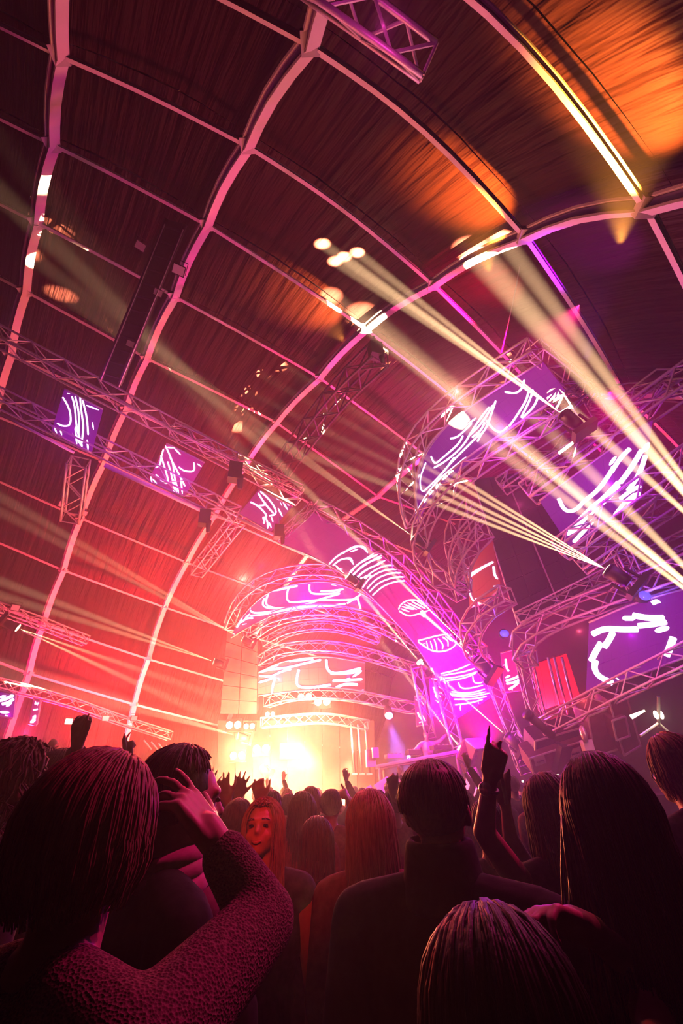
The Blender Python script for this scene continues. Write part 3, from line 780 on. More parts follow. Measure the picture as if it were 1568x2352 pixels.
# stage centre screens
led_screen('curved magenta screen round the top of the glowing stage roof', [(540, 1440, 16.6), (575, 1395, 16.3), (620, 1360, 16.1), (690, 1340, 16), (770, 1340, 16), (850, 1375, 16), (900, 1420, 16)], [(530, 1465, 16.6), (575, 1438, 16.4), (630, 1412, 16.2), (700, 1398, 16), (770, 1394, 16), (840, 1405, 16), (890, 1430, 16)], M['screenpink'],
  Z(480, 1080, 3.92, [(370, 1250), (380, 1180), (420, 1130), (500, 1110), (560, 1090), (700, 1060), (800, 1040)], [(370, 1260), (400, 1285), (500, 1280), (700, 1250), (850, 1220), (1000, 1160), (1180, 1110)], [(500, 1150), (480, 1200), (500, 1230), (560, 1245), (740, 1240)], [(545, 1090), (510, 1170), (520, 1220), (600, 1240)], [(720, 1050), (700, 1110), (705, 1180), (760, 1190), (900, 1175), (1040, 1165), (1200, 1170), (1330, 1160)],
    [(905, 1025), (900, 1070), (920, 1110), (1000, 1115), (1120, 1110), (1180, 1090)], [(1000, 1090), (1120, 1085), (1210, 1070)], [(370, 1310), (480, 1300), (640, 1265), (900, 1225), (1100, 1220), (1230, 1200)], [(1330, 1130), (1350, 1200), (1370, 1270), (1420, 1305), (1470, 1300)], [(1240, 1200), (1300, 1160), (1380, 1110)],
    [(160, 1400), (230, 1330), (300, 1250)], [(180, 1440), (250, 1350)], [(205, 1440), (260, 1380), (270, 1310)], [(250, 1420), (290, 1350), (320, 1280)], [(230, 1400), (240, 1340)], [(290, 1370), (340, 1330), (400, 1330)], [(190, 1495), (230, 1430)], [(165, 1390), (200, 1420)], [(320, 1340), (370, 1290)], [(1045, 1250), (1160, 1230), (1165, 1270)], [(1100, 1030), (1145, 1038)], [(340, 1380), (300, 1390)]), n=24, lw=.07, group='stage centre screens')
led_screen('lower stage screen with bold white strokes, above the white glare', [(592, 1545, 16.4), (650, 1520, 16.2), (740, 1508, 16), (838, 1522, 16)], [(592, 1598, 16.4), (650, 1590, 16.2), (740, 1585, 16), (838, 1592, 16)], M['screenred'],
  Z(480, 1080, 3.92, [1.2, (460, 1815), (560, 1790), (700, 1780), (850, 1740), (1010, 1705)], [(500, 1800), (630, 1750)], [(720, 1720), (850, 1705), (940, 1700)], [1.1, (450, 1850), (560, 1860), (650, 1810), (740, 1790)], [1.2, (430, 1915), (520, 1890), (600, 1860)], [1.2, (600, 1860), (575, 1930), (565, 2010)], [1.4, (810, 1790), (790, 1870), (790, 1930), (830, 1955), (940, 1955), (1100, 1930)],
    [1.4, (1055, 1700), (1060, 1790), (1110, 1830), (1220, 1820), (1370, 1780)], [1.4, (1090, 1830), (1230, 1830), (1375, 1805)], [1.4, (1110, 1895), (1230, 1890), (1380, 1880)], [1.4, (1140, 1955), (1230, 1920), (1340, 1930)], [1.2, (1290, 1860), (1370, 1810)], [1.2, (1200, 1900), (1270, 1870)], [1.6, (1355, 1985), (1390, 1975)]), n=12, lw=.07, group='stage centre screens')
# small side screens
led_screen('small violet screen with stripes at the left edge above the crowd', [(-30, 1580, 11), (36, 1595, 11)], [(-30, 1640, 11), (30, 1650, 11)], M['screen'],
  Z(0, 1540, 3.92, [1.3, (0, 240), (60, 225)], [1.3, (0, 270), (70, 250), (130, 215)], [1.3, (20, 300), (80, 290), (130, 250)], [1.3, (60, 320), (110, 290)], [1.2, (0, 370), (90, 375)], [1.3, (50, 400), (75, 405)]), n=4, lw=.06, group='small side screens')
led_screen('second small screen at the left with broken white marks', [(76, 1605, 12), (93, 1610, 12)], [(66, 1662, 12), (84, 1666, 12)], M['screenpink'],
  Z(0, 1540, 3.92, [1.8, (315, 300), (355, 290)], [1.8, (300, 355), (345, 345)], [1.8, (325, 400), (300, 440)], [1.8, (275, 465), (325, 440)], [1.5, (320, 280), (345, 310)]), n=3, lw=.06, group='small side screens')
led_screen('small screen of short strokes behind the leaning truss tower', [(1150, 1500, 13.4), (1188, 1490, 13.4)], [(1160, 1590, 13.4), (1196, 1585, 13.4)], M['screen'],
  Z(900, 1300, 4.612, [1.2, (1150, 960), (1200, 945)], [1.2, (1155, 990), (1205, 980)], [1.2, (1170, 1050), (1200, 1045)], [1.2, (1200, 980), (1210, 1080), (1235, 1115)], [1.4, (1195, 1180), (1250, 1160)], [1.4, (1200, 1215), (1290, 1190), (1335, 1165)], [1.4, (1205, 1245), (1300, 1230), (1350, 1200)], [1.4, (1230, 1305), (1280, 1280), (1340, 1230)], [1.2, (1270, 1280), (1275, 1350)]), n=4, lw=.055, group='small side screens')
led_screen('narrow screen of slanted strokes left of the ladder tower', [(985, 1550, 15.2), (1012, 1548, 15.2)], [(990, 1645, 15.2), (1020, 1640, 15.2)], M['screenpink'],
  Z(900, 1300, 4.612, [(405, 1160), (450, 1140)], [(410, 1190), (480, 1200)], [(430, 1280), (480, 1330), (530, 1350)], [(440, 1330), (540, 1400)], [(450, 1370), (545, 1450)], [(460, 1420), (510, 1455)], [(490, 1270), (520, 1300)], [(515, 1590), (525, 1550), (555, 1530)], [(440, 1300), (480, 1400)]), n=4, lw=.05, group='small side screens')
led_screen('narrow screen of curved strokes above the desk', [(952, 1600, 15.6), (976, 1598, 15.6)], [(956, 1668, 15.6), (982, 1664, 15.6)], M['screenpink'],
  Z(900, 1300, 4.612, [(265, 1390), (300, 1420)], [(310, 1430), (335, 1470)], [1.2, (270, 1545), (290, 1600), (345, 1640)], [1.2, (300, 1560), (355, 1640)], [1.4, (285, 1660), (320, 1645)], [(250, 1410), (280, 1430)]), n=3, lw=.05, group='small side screens')
# ---------------------------------------------------------------- canopy lookup: where a ray from the camera meets the roof skin
_v = []; _p = []
for o in ceiling.children:
    b = len(_v); wp = wpos(o)
    _v += [wp + v.co for v in o.data.vertices]
    _p += [tuple(b + i for i in f.vertices) for f in o.data.polygons]
ROOF = BVHTree.FromPolygons(_v, _p)
def roof(px, py, inside=0.0):
    d = (at(px, py, 1) - CAM).normalized()
    h = ROOF.ray_cast(CAM, d)[0]
    if h is None: h = CAM + d * 14
    return h + (CEN - h).normalized() * inside

# ---------------------------------------------------------------- moving heads with their real beams
def head(label, px, py, z, tos, energy, color=(1.0, 0.60, 0.30), ang=2.2, s=.34, lens='lens', group='moving heads', size=0.0):
    p = at(px, py, z)
    t0 = roof(tos[0][0], tos[0][1]) if tos[0][2] == 'roof' else at(*tos[0][:3])
    d = (t0 - p).normalized()
    rot = d.to_track_quat('Z', 'X').to_matrix()
    root = thing('moving_head', p, label, 'stage lamp', group)
    MB().tube([p - d * s * .15, p - d * s * .9, p - d * s * 1.2], s * .42, 14, True, s * .3).build('lamp_body', M['black'], root, True)
    MB().tube([p - d * s * .17, p - d * s * .05], s * .44, 14).build('bezel', M['black'], root, True)
    MB().tube([p - d * s * .06, p - d * s * .02], s * .36, 14).build('lens', M[lens], root, True)
    side = rot @ V((1, 0, 0))
    upv = V((0, 0, 1))
    for k in (-1, 1):
        c = p - d * s * .6 + side * k * s * .55
        MB().tube([c, c - d * s * .95], s * .09, 6).build('yoke_arm', M['black'], root)
    MB().box(p - d * s * 1.6, s * 1.4, s * .9, s * .3, rot).build('base', M['black'], root)
    for t in tos:
        q = roof(t[0], t[1]) if t[2] == 'roof' else at(*t[:3])
        a = (t[3] if len(t) > 3 else ang) * 1.5
        spot('beam', p + (q - p).normalized() * .02, q, energy, color, a, 1.0, size)
    return root

K = 3000.0
head('moving head high on the right, its fan of cream beams aimed up left', 1292, 952, 6.4, [(790, 590, 'roof'), (770, 600, 'roof'), (820, 580, 'roof'), (740, 560, 'roof')], 1128 * K, ang=1.7, s=.26)
head('bright moving head right of the speaker wall, fanning beams left', 1392, 1308, 7.5, [(600, 858, 'roof'), (570, 900, 'roof'), (560, 940, 'roof'), (640, 840, 'roof'), (545, 980, 'roof')], 1228 * K, ang=1.7, s=.32)
head('lamp beside the lower end of the ceiling screen with a thick short beam', 1093, 1516, 12.6, [(1000, 1435, 14.0), (960, 1400, 14.6)], 720 * K, ang=2.6, s=.42)
head('brightest low lamp right of the stage with a thick beam up left', 1236, 1702, 10, [(1060, 1575, 12.6), (1030, 1550, 12.8)], 1080 * K, ang=2.6, s=.42)
head('low lamp left of the brightest one, with a thin straight beam', 1163, 1690, 12, [(1060, 1600, 13.4)], 1500 * K, ang=1.8)
head('lamp on the desk right end, with a long faint beam up left', 1056, 1718, 14, [(930, 1560, 14), (860, 1450, 13)], 236 * K, ang=2.2)
head('lamp under the small curved truss, with a thin beam up left', 948, 1232, 10.6, [(800, 1130, 11), (700, 1050, 11)], 350 * K, ang=1.8, s=.3)
head('lamp above the lower stage screen at its right, thin beam', 963, 1520, 15, [(870, 1410, 14.5)], 400 * K, ang=2.2)
head('lamp on the purple truss left of the ceiling screen end', 1062, 1474, 13.4, [(960, 1375, 13)], 700 * K, ang=1.6, s=.3)
head('lamp at the top left shoulder of the ceiling screen', 797, 1322, 13.2, [(640, 1200, 13), (700, 1240, 13)], 200 * K, ang=2.5, s=.3)
head('lamp left of the stage roof with a thin beam up left', 556, 1467, 16, [(400, 1385, 16), (220, 1270, 15)], 385 * K, ang=2.0, s=.3)
head('lamp on the dark stack with a long beam to the left wall', 490, 1519, 16, [(250, 1445, 15.5), (120, 1380, 15)], 420 * K, ang=2.2, s=.3)
head('lamp on the left wall with a short cream beam downwards right', 42, 1443, 12.5, [(230, 1530, 13), (150, 1480, 13)], 270 * K, ang=2.4, s=.3)
head('floor lamp at the left of the glare throwing a beam low left', 545, 1690, 15, [(150, 1590, 14), (250, 1600, 14)], 300 * K, ang=2.4, s=.3)
head('lamp in the middle of the left crossing beams', 600, 1760, 16, [(280, 1400, 15), (400, 1300, 15)], 260 * K, ang=2.4, s=.3)
# lamps standing just outside the right edge
head('moving head out past the right edge, upper beams', 1745, 1330, 4.0, [(1085, 570, 'roof', 3.4), (1150, 545, 'roof', 2.2), (1330, 960, 7.6, 2.2)], 1000 * K, ang=2.2, group='lamps past the right edge')
head('moving head out past the right edge, lower beams', 1770, 1500, 4.0, [(830, 722, 'roof', 3.0), (760, 680, 'roof', 2.0), (900, 850, 'roof', 2.4), (1400, 1130, 7.0, 2.4)], 850 * K, ang=2.2, group='lamps past the right edge')
# violet wash lamp over the desk
pv = at(893, 1645, 15)
root = thing('wash_lamp', pv, 'blue-violet wash lamp shining down over the desk', 'stage lamp', 'wash lamps')
MB().tube([pv + V((0, .05, .05)), pv + V((0, .35, .3))], .17, 12, True, .12).build('lamp_body', M['black'], root, True)
MB().ball(pv + V((0, 0, .02)), .14, .06, .12).build('lens', M['lensviolet'], root, True)
for px, py, z, lab in ((1158, 1455, 11.2, 'dull blue lamp inside the third curved truss'), (1480, 1368, 8.6, 'dull blue lamp above the lower right screen')):
    p = at(px, py, z)
    root = thing('wash_lamp', p, lab, 'stage lamp', 'wash lamps')
    MB().tube([p + V((0, .04, 0)), p + V((.05, .3, .05))], .13, 12, True, .1).build('lamp_body', M['black'], root, True)
    MB().ball(p, .12, .05, .10).build('lens', M['lensblue'], root, True)
    point('blue_light', p + V((-.05, -.25, -.1)), 12, (.15, .1, 1.0))
for px, py, z, s, lab in ((700, 1600, 17.2, .30, 'large glaring blinder lamp on the curved truss under the lower stage screen'), (740, 1612, 17.2, .34, 'second glaring blinder lamp beside the largest'),
                          (620, 1640, 17, .2, 'white lamp at the upper left of the glare'), (536, 1665, 16, .3, 'round white lamp at the left rim of the glare'), (572, 1668, 16, .22, 'smaller white lamp right beside the round one'),
                          (600, 1720, 16, .34, 'white blinder low in the glare, left'), (665, 1725, 17, .4, 'white blinder in the heart of the glare'), (545, 1735, 16, .3, 'white blinder at the lower left of the glare')):
    p = at(px, py, z)
    root = thing('blinder_lamp', p, lab, 'stage lamp', 'blinder lamps')
    MB().box(p + V((0, .12, 0)), s * 2, .18, s * 1.4).build('housing', M['black'], root)
    for k in (-1, 1):
        MB().ball(p + V((k * s * .5, 0, 0)), s * .42, .05, s * .42).build('lens', M['lens'], root, True)

# added unseen lamps making orange and pink roof patches; gobo spots on the fabric
def graze(a, b, e, col, ang, ins=.9, blend=.8):
    spot('roof_patch_fill', roof(*a, inside=ins), roof(*b), e, col, ang, blend, .05)
graze((1100, 450), (1085, 445), 10000, (1.0, .30, .03), 66, 1.5, .8)
graze((1480, 240), (1450, 225), 9500, (1.0, .34, .04), 68, 1.4, .8)
graze((760, 735), (725, 700), 5000, (1.0, .3, .05), 70, 1.2)
graze((1140, 690), (1100, 650), 2600, (1.0, 0, .12), 70, 1.8)
graze((1380, 590), (1350, 545), 900, (.45, 0, 1.0), 60, 2.0)
SRC = at(1100, 1345, 11)
for (x, y) in ((412, 735), (404, 747), (400, 757), (392, 770), (388, 790), (492, 808), (488, 818), (478, 832), (378, 870), (370, 892), (360, 913), (355, 937), (432, 912), (428, 930),
               (117, 518), (110, 530), (103, 557), (104, 580), (102, 608), (100, 624), (116, 776), (117, 793), (164, 828), (160, 838), (120, 880)):
    q = roof(x, y)
    spot('gobo_dot', SRC, q, 9000, (1.0, .72, .3), .62, .5)
for (x, y, z, a) in ((318, 865, 16.5, 4.0), (72, 565, 17, 4.5)):
    spot('gobo_wash', SRC, at(x, y, z), 1000, (1.0, .62, .22), a, 1.0)
SRC2 = at(930, 1700, 13)
for (x, y) in ((707, 1209), (700, 1222), (695, 1232), (688, 1246), (674, 1254), (684, 1238)):
    spot('gobo_dot', SRC2, at(x, y, 12.88), 12000, (1.0, .72, .3), .7, .5)

# ---------------------------------------------------------------- stage
def box8(name, pts_bottom, z0, z1, mt, parent):
    mb = MB(); n = len(pts_bottom)
    lo = [V((p[0], p[1], z0)) for p in pts_bottom]; hi = [V((p[0], p[1], z1)) for p in pts_bottom]
    mb.v += lo + hi
    mb.f.append(tuple(range(n))[::-1]); mb.f.append(tuple(range(n, 2 * n)))
    for i in range(n): mb.f.append((i, (i + 1) % n, n + (i + 1) % n, n + i))
    return mb.build(name, mt, parent)
sd = thing('stage_deck', (1.5, 17, 0), 'broad stage deck behind the crowd under the glowing rig', 'stage')
nb = 16
for i in range(nb):
    x0 = -5 + i * 1.0
    y0 = 14.6 - .12 * i
    box8('deck_board', [(x0, y0), (x0 + .98, y0 - .12), (x0 + .98, 24), (x0, 24)], 1.1, 1.2, M['stage'], sd)
    box8('skirt_panel', [(x0, y0 + .1), (x0 + .97, y0 - .02), (x0 + .97, y0 + .03), (x0, y0 + .15)], 0, 1.1, M['stage'], sd)
# portal recess and back cloth, widened to fill out the glare
pb = thing('portal_backdrop', at(700, 1780, 19), 'pale cloth backdrop widened past the glowing portal to catch the glare', 'backdrop')
for i in range(9):
    a = at(500 + i * 40, 1655, 19.5); b = at(539 + i * 40, 1655, 19.5); c = at(540 + i * 40, 1815, 19.5); d = at(501 + i * 40, 1815, 19.5)
    mb = MB(); mb.quad(a, b, c, d); o = (a - CAM).normalized() * .05; mb.quad(a + o, d + o, c + o, b + o); mb.build('cloth_panel', M['backcloth'], pb)

# desk
dk = thing('dj_desk', at(960, 1800, 14), 'long pale stage desk with thin legs, tilted up to the right, under the violet wash', 'desk')
TL, TR = at(862, 1757, 14), at(1052, 1722, 13.6)
dr = (TR - TL).normalized(); dp = V((-dr.y, dr.x, 0)).normalized()
if dp.y < 0: dp = -dp
mb = MB()
for z in (0, -.13):
    mb.v += [TL + V((0, 0, z)), TR + V((0, 0, z)), TR + dp * .8 + V((0, 0, z)), TL + dp * .8 + V((0, 0, z))]
mb.f += [(0, 1, 2, 3), (7, 6, 5, 4), (0, 4, 5, 1), (1, 5, 6, 2), (2, 6, 7, 3), (3, 7, 4, 0)]
mb.build('desk_top', M['white'], dk)
for t in (.04, .28, .62, .97):
    for d in (0, .75):
        p = TL.lerp(TR, t) + dp * d
        MB().tube([p - V((0, 0, .1)), V((p.x, p.y, 1.2))], .035, 6).build('leg', M['chrome'], dk)
MB().box(TL.lerp(TR, .5) + V((0, -.03, -.06)), (TR - TL).length * .95, .05, .05, dr.to_track_quat('X', 'Z').to_matrix()).build('front_rail', M['chrome'], dk)
def gear(name, label, px, py, z, sx, sy, sz, mt, knobs=4, rz=.2, group='gear on the desk'):
    p = at(px, py, z); rot = Matrix.Rotation(rz, 3, 'Z')
    root = thing(name, p, label, 'equipment', group)
    MB().box(p + V((0, 0, sz / 2)), sx, sy, sz, rot).build('body', M[mt], root)
    for k in range(knobs):
        q = p + rot @ V(((k + .5) / max(knobs, 1) * sx - sx / 2, -sy * .2, sz))
        MB().tube([q, q + V((0, 0, .03))], .025, 8).build('knob', M['chrome'], root)
    return root
gear('deck_player', 'flat pale player unit on the left of the desk', 905, 1742, 14.3, .55, .4, .12, 'white')
gear('mixer', 'dark mixer in the middle of the desk', 950, 1734, 14.2, .45, .4, .14, 'panel', 6)
gear('deck_player', 'dark player on the right of the desk below the man', 1012, 1722, 14.0, .6, .4, .12, 'panel')
gear('bottle_crate', 'small stack of cups at the left end of the desk', 862, 1741, 14.2, .2, .2, .3, 'white', 0)
gear('candle_stand', 'small pale stand left of the desk', 852, 1762, 14.2, .3, .2, .5, 'white', 0)
# tilted monitor case right of the desk
mc = thing('monitor_case', at(1085, 1765, 13), 'angular stage monitor with a pale blue tilted top, right of the desk', 'monitor')
A0, B0, C0, D0 = at(1068, 1696, 13), at(1108, 1694, 13.3), at(1124, 1718, 13.0), at(1092, 1720, 12.7)
mb = MB(); mb.quad(A0, B0, C0, D0); dn = V((0, .1, -.04)); mb.quad(A0 + dn, D0 + dn, C0 + dn, B0 + dn)
for a, b in ((A0, B0), (B0, C0), (C0, D0), (D0, A0)): mb.quad(a, a + dn, b + dn, b)
mb.build('tilted_top', mat('pale_blue_top', (.55, .6, .95), .5), mc)
E0, F0, G0, H0 = at(1052, 1740, 13), at(1080, 1752, 12.9), at(1100, 1722, 13.0), at(1066, 1698, 13.1)
mb = MB(); mb.quad(H0, D0, F0, E0); mb.quad(D0, G0, F0, F0 + V((0, .01, 0))); o = V((.05, .5, 0)); mb.quad(H0 + o, E0 + o, F0 + o, D0 + o); mb.quad(H0, E0, E0 + o, H0 + o); mb.quad(E0, F0, F0 + o, E0 + o)
mb.build('case_side', M['case'], mc)
# riser blocks in front of the desk (pale low-poly scenery)
for k, (cx_, cy_, w_, h_, z, lab) in enumerate(((885, 1812, 90, 60, 13, 'large pale faceted scenery block before the desk'), (848, 1822, 60, 40, 12.8, 'small pale faceted scenery block left of the large one'), (940, 1800, 50, 46, 13.2, 'pale scenery block behind the big man\'s head'), (1090, 1780, 60, 40, 12.6, 'pink-lit scenery block right of the big man'))):
    a = at(cx_ - w_ / 2, cy_ + h_ / 2, z); b = at(cx_ + w_ / 2, cy_ + h_ / 2, z); t = at(cx_ + w_ * .05, cy_ - h_ / 2, z + .3); u = at(cx_ - w_ * .3, cy_ - h_ * .15, z)
    bk = at(cx_, cy_ + h_ / 2, z + 1.2); fr = at(cx_ + w_ * .1, cy_ + h_ * .5, z - .4)
    for q in (a, b, bk, fr): q.z = max(q.z - .3, 1.2)
    mb = MB(); mb.v += [a, b, t, u, bk, fr]
    mb.f += [(0, 5, 3), (3, 5, 2), (5, 1, 2), (1, 4, 2), (4, 0, 3), (4, 3, 2), (0, 4, 1, 5)]
    tag(mb.build('scenery_block', M['white'], None, origin=a), lab, 'scenery', 'faceted blocks on the stage')

# dark panel wall
def quadwall(name, label, cat, TLp, TRp, BRp, BLp, nx, ny, mt, part='panel', gap=.012, th=.08, group=None):
    TL, TR, BR, BL = [at(*p) for p in (TLp, TRp, BRp, BLp)]
    root = thing(name, BL, label, cat, group)
    for i in range(nx):
        for j in range(ny):
            q = []
            for (u, v) in ((i, j), (i, j + 1), (i + 1, j + 1), (i + 1, j)):
                u /= nx; v /= ny
                q.append(TL.lerp(TR, u).lerp(BL.lerp(BR, u), v))
            c = sum(q, V()) / 4
            q = [c + (p - c) * (1 - gap * 2) for p in q]
            nn = (q[1] - q[0]).cross(q[3] - q[0]).normalized()
            if nn.dot(CAM - c) < 0: nn = -nn
            jit = rnd.uniform(0, .015)
            q = [p + nn * jit for p in q]
            b = [p - nn * th for p in q]
            mb = MB(); mb.quad(*q); mb.quad(*b[::-1])
            for e in range(4): mb.quad(q[e], b[e], b[(e + 1) % 4], q[(e + 1) % 4])
            mb.build(part, mt, root)
    return root
pw = quadwall('panel_wall', 'big dark hanging wall of black panels with a red-lit seam, right of the curved trusses', 'panels', (1086, 1102, 11.3), (1236, 1078, 11.1), (1362, 1348, 10.7), (1190, 1438, 10.9), 4, 7, M['panel'])
for a, b in (((1158, 1088, 11.0), (1286, 1394, 10.6)), ((1086, 1102, 11.2), (1190, 1438, 10.8)), ((1236, 1078, 11.0), (1362, 1348, 10.6))):
    MB().tube([at(*a), at(*b)], .018, 6).build('seam_rail', M['chrome'], pw)
quadwall('side_stack', 'dim stack of black cabinets at the left rim of the stage glow', 'speaker stack', (522, 1440, 17.5), (592, 1470, 17.5), (590, 1640, 17.5), (505, 1640, 17.5), 2, 6, M['case'], 'cabinet', .02, .4)
cu = quadwall('red_curtain', 'red boarded wall panel hanging below the hooked truss end', 'wall panel', (1222, 1525, 11.8), (1300, 1500, 11.8), (1332, 1600, 11.8), (1238, 1636, 11.8), 5, 1, mat('red_board', (.55, .12, .08), .6), 'board')
for i, x in enumerate((1258, 1272, 1290)):
    tag(MB().tube([at(x, 1510, 11.2), at(x + 32, 1640, 11.2)], .035, 8).build('hanging_pipe', M['chrome'], None, True, origin=at(x, 1510, 11.2)), ['left', 'middle', 'right'][i] + ' of three lit pipes before the red boarded panel', 'pipe', 'pipes before the red boards')
# flight cases, low right
def case(label, pts, z, mt='case', depth=.6, plates=(), group='flight cases'):
    q = [at(x, y, z) for x, y in pts]
    root = thing('flight_case', q[3], label, 'case', group)
    nn = (q[1] - q[0]).cross(q[3] - q[0]).normalized()
    if nn.dot(CAM - q[0]) < 0: nn = -nn
    b = [p - nn * depth for p in q]
    mb = MB(); mb.quad(*q); mb.quad(*b[::-1])
    for e in range(4): mb.quad(q[e], b[e], b[(e + 1) % 4], q[(e + 1) % 4])
    mb.build('body', M[mt], root)
    for e in range(4):
        MB().tube([q[e] + nn * .01, q[(e + 1) % 4] + nn * .01], .022, 6).build('edge_trim', M['chrome'], root)
    for (x, y, w_, h_) in plates:
        c = at(x, y, z) + nn * .03; ux = (q[1] - q[0]).normalized(); uy = (q[3] - q[0]).normalized()
        mb = MB(); hw, hh = w_ * z / 2000, h_ * z / 2000
        mb.quad(c - ux * hw - uy * hh, c + ux * hw - uy * hh, c + ux * hw + uy * hh, c - ux * hw + uy * hh)
        o = mb.build('latch_plate', M['chrome'], root)
        MB().tube([c - ux * hw * .6 + nn * .03, c + ux * hw * .6 + nn * .03], .015, 6).build('handle', M['black'], o)
    return root
case('long red-lit flight case with two latch plates, right of the brightest lamp', [(1215, 1742), (1358, 1695), (1368, 1742), (1226, 1782)], 9.4, plates=((1238, 1745, 26, 20), (1318, 1727, 30, 20)))
case('rounded dark box on top of the long flight case', [(1228, 1702), (1345, 1668), (1350, 1698), (1228, 1738)], 9.6, 'panel')
case('dark red amplifier rack right of the silver lamp', [(1350, 1645), (1402, 1625), (1420, 1720), (1365, 1738)], 9.2)
case('tall amplifier rack with red edges, second from the silver lamp', [(1398, 1610), (1438, 1598), (1470, 1712), (1432, 1735)], 9.0)
case('upper small red case beside the hanging lamp', [(1405, 1655), (1435, 1645), (1445, 1690), (1415, 1700)], 8.9)
# silver lamp on the case, twin lamp, black tube
p = at(1348, 1712, 9)
root = thing('scoop_lamp', p, 'silver oval lamp with a pale base standing on the long case', 'lamp')
MB().ball(at(1340, 1685, 9), .07, .08, .16).build('reflector', M['chrome'], root, True)
MB().box(p, .2, .16, .2).build('base', M['white'], root)
MB().tube([p + V((0, 0, .08)), at(1342, 1700, 9)], .03, 6).build('stem', M['chrome'], root)
p = at(1512, 1642, 7.5)
root = thing('twin_lamp', p, 'twin bulb lamp burning white at the lower right, on a cross bar', 'lamp')
for k, x in enumerate((1506, 1518)):
    MB().ball(at(x, 1642, 7.5), .036, .04, .07).build('bulb', M['lens'], root, True)
MB().tube([at(1470, 1690, 7.4), at(1512, 1660, 7.5), at(1545, 1690, 7.4)], .022, 6).build('cross_bar', M['chrome'], root)
MB().tube([at(1512, 1600, 7.5), at(1512, 1670, 7.5)], .03, 6).build('stem', M['black'], root)
MB().ball(at(1545, 1692, 7.4), .05).build('counterweight', M['case'], root, True)
point('twin_lamp_light', at(1512, 1642, 7.35), 12, (1.0, .8, .5))
tag(MB().tube([at(1449, 1647, 7.4), at(1480, 1632, 7.4)], .035, 8, True, .015).build('strip_light', M['lens'], None, True, origin=at(1449, 1647, 7.4)), 'short tapering white strip light left of the twin bulb lamp', 'lamp')
a, b = at(1210, 1640, 8.6), at(1268, 1690, 8.6)
root = thing('black_tube', a, 'black round tube with a rim, slanting before the curtain over the brightest beam', 'tube')
MB().tube([a, b], .085, 14).build('tube_body', M['black'], root, True)
MB().tube([a + (a - b).normalized() * .02, a + (b - a).normalized() * .08], .105, 14).build('rim', M['black'], root, True)
ORD2 = 'first second third fourth fifth sixth seventh eighth ninth tenth eleventh'.split()
# festoon of footlights along the stage lip
for i in range(11):
    x = 1120 + i * 20
    p = at(x, 1812 - i * 4.4, 10.5)
    root = tag(MB().ball(p, .028, n=8).build('foot_bulb', M['lens'], None, True, origin=p), ORD2[i] + ' little round footlight from the left along the stage lip', 'bulb', 'footlights on the stage lip')
# orange ladder lamps low on the left wall
for i in range(7):
    x = 330 + i * 17; p = at(x, 1700 + i * 4, 15)
    root = thing('wall_batten', p, ORD2[i] + ' slim slanting batten from the left in the row above the crowd', 'batten', 'slanting battens on the left wall')
    MB().tube([p, at(x + 18, 1722 + i * 4, 15)], .03, 6).build('batten_body', M['chrome'], root)
# ---------------------------------------------------------------- people
M['skin'] = noisy(mat('skin', rough=0.45, spec=0.4), (0.62, 0.36, 0.27), (0.72, 0.43, 0.33), (30, 30, 30), 0.1, 0.002)
def hairmat(n, a, b):
    return noisy(mat(n, rough=0.5, spec=0.25), a, b, (90, 90, 9), 0.6, 0.004)
M['hair_dark'] = hairmat('dark_hair', (0.006, 0.004, 0.003), (0.02, 0.012, 0.009))
M['hair_brown'] = hairmat('brown_hair', (0.05, 0.025, 0.012), (0.13, 0.07, 0.035))
M['hair_blond'] = hairmat('blond_hair', (0.20, 0.11, 0.05), (0.45, 0.28, 0.14))
M['cloth_black'] = noisy(mat('black_cloth', rough=0.9, spec=0.2), (0.008, 0.008, 0.009), (0.02, 0.018, 0.02), (40, 40, 40), 0.4, 0.004)
M['cloth_dark'] = noisy(mat('dark_cloth', rough=0.85, spec=0.2), (0.03, 0.025, 0.03), (0.07, 0.05, 0.06), (40, 40, 40), 0.4, 0.004)
M['cloth_red'] = noisy(mat('red_cloth', rough=0.85, spec=0.2), (0.20, 0.05, 0.05), (0.32, 0.09, 0.08), (40, 40, 40), 0.4, 0.004)
M['cloth_pink'] = noisy(mat('pink_cloth', rough=0.8, spec=0.2), (0.55, 0.22, 0.30), (0.7, 0.3, 0.4), (30, 30, 30), 0.4, 0.006)
M['cloth_white'] = noisy(mat('white_cloth', rough=0.8, spec=0.2), (0.7, 0.68, 0.62), (0.85, 0.82, 0.76), (30, 30, 30), 0.4, 0.006)
M['cloth_purple'] = noisy(mat('purple_cloth', rough=0.8, spec=0.2), (0.22, 0.10, 0.35), (0.35, 0.18, 0.5), (30, 30, 30), 0.4, 0.006)
M['knit'] = noisy(mat('knit', rough=0.95, spec=0.15), (0.10, 0.05, 0.05), (0.26, 0.14, 0.14), (210, 210, 260), 0.7, 0.004, kind='voronoi')
M['jeans'] = noisy(mat('jeans', rough=0.9, spec=0.2), (0.02, 0.03, 0.05), (0.04, 0.05, 0.08), (50, 50, 50), 0.4, 0.003)
M['eye'] = mat('eye', (0.02, 0.012, 0.01), 0.2)
M['lip'] = mat('lip', (0.62, 0.2, 0.18), 0.5)

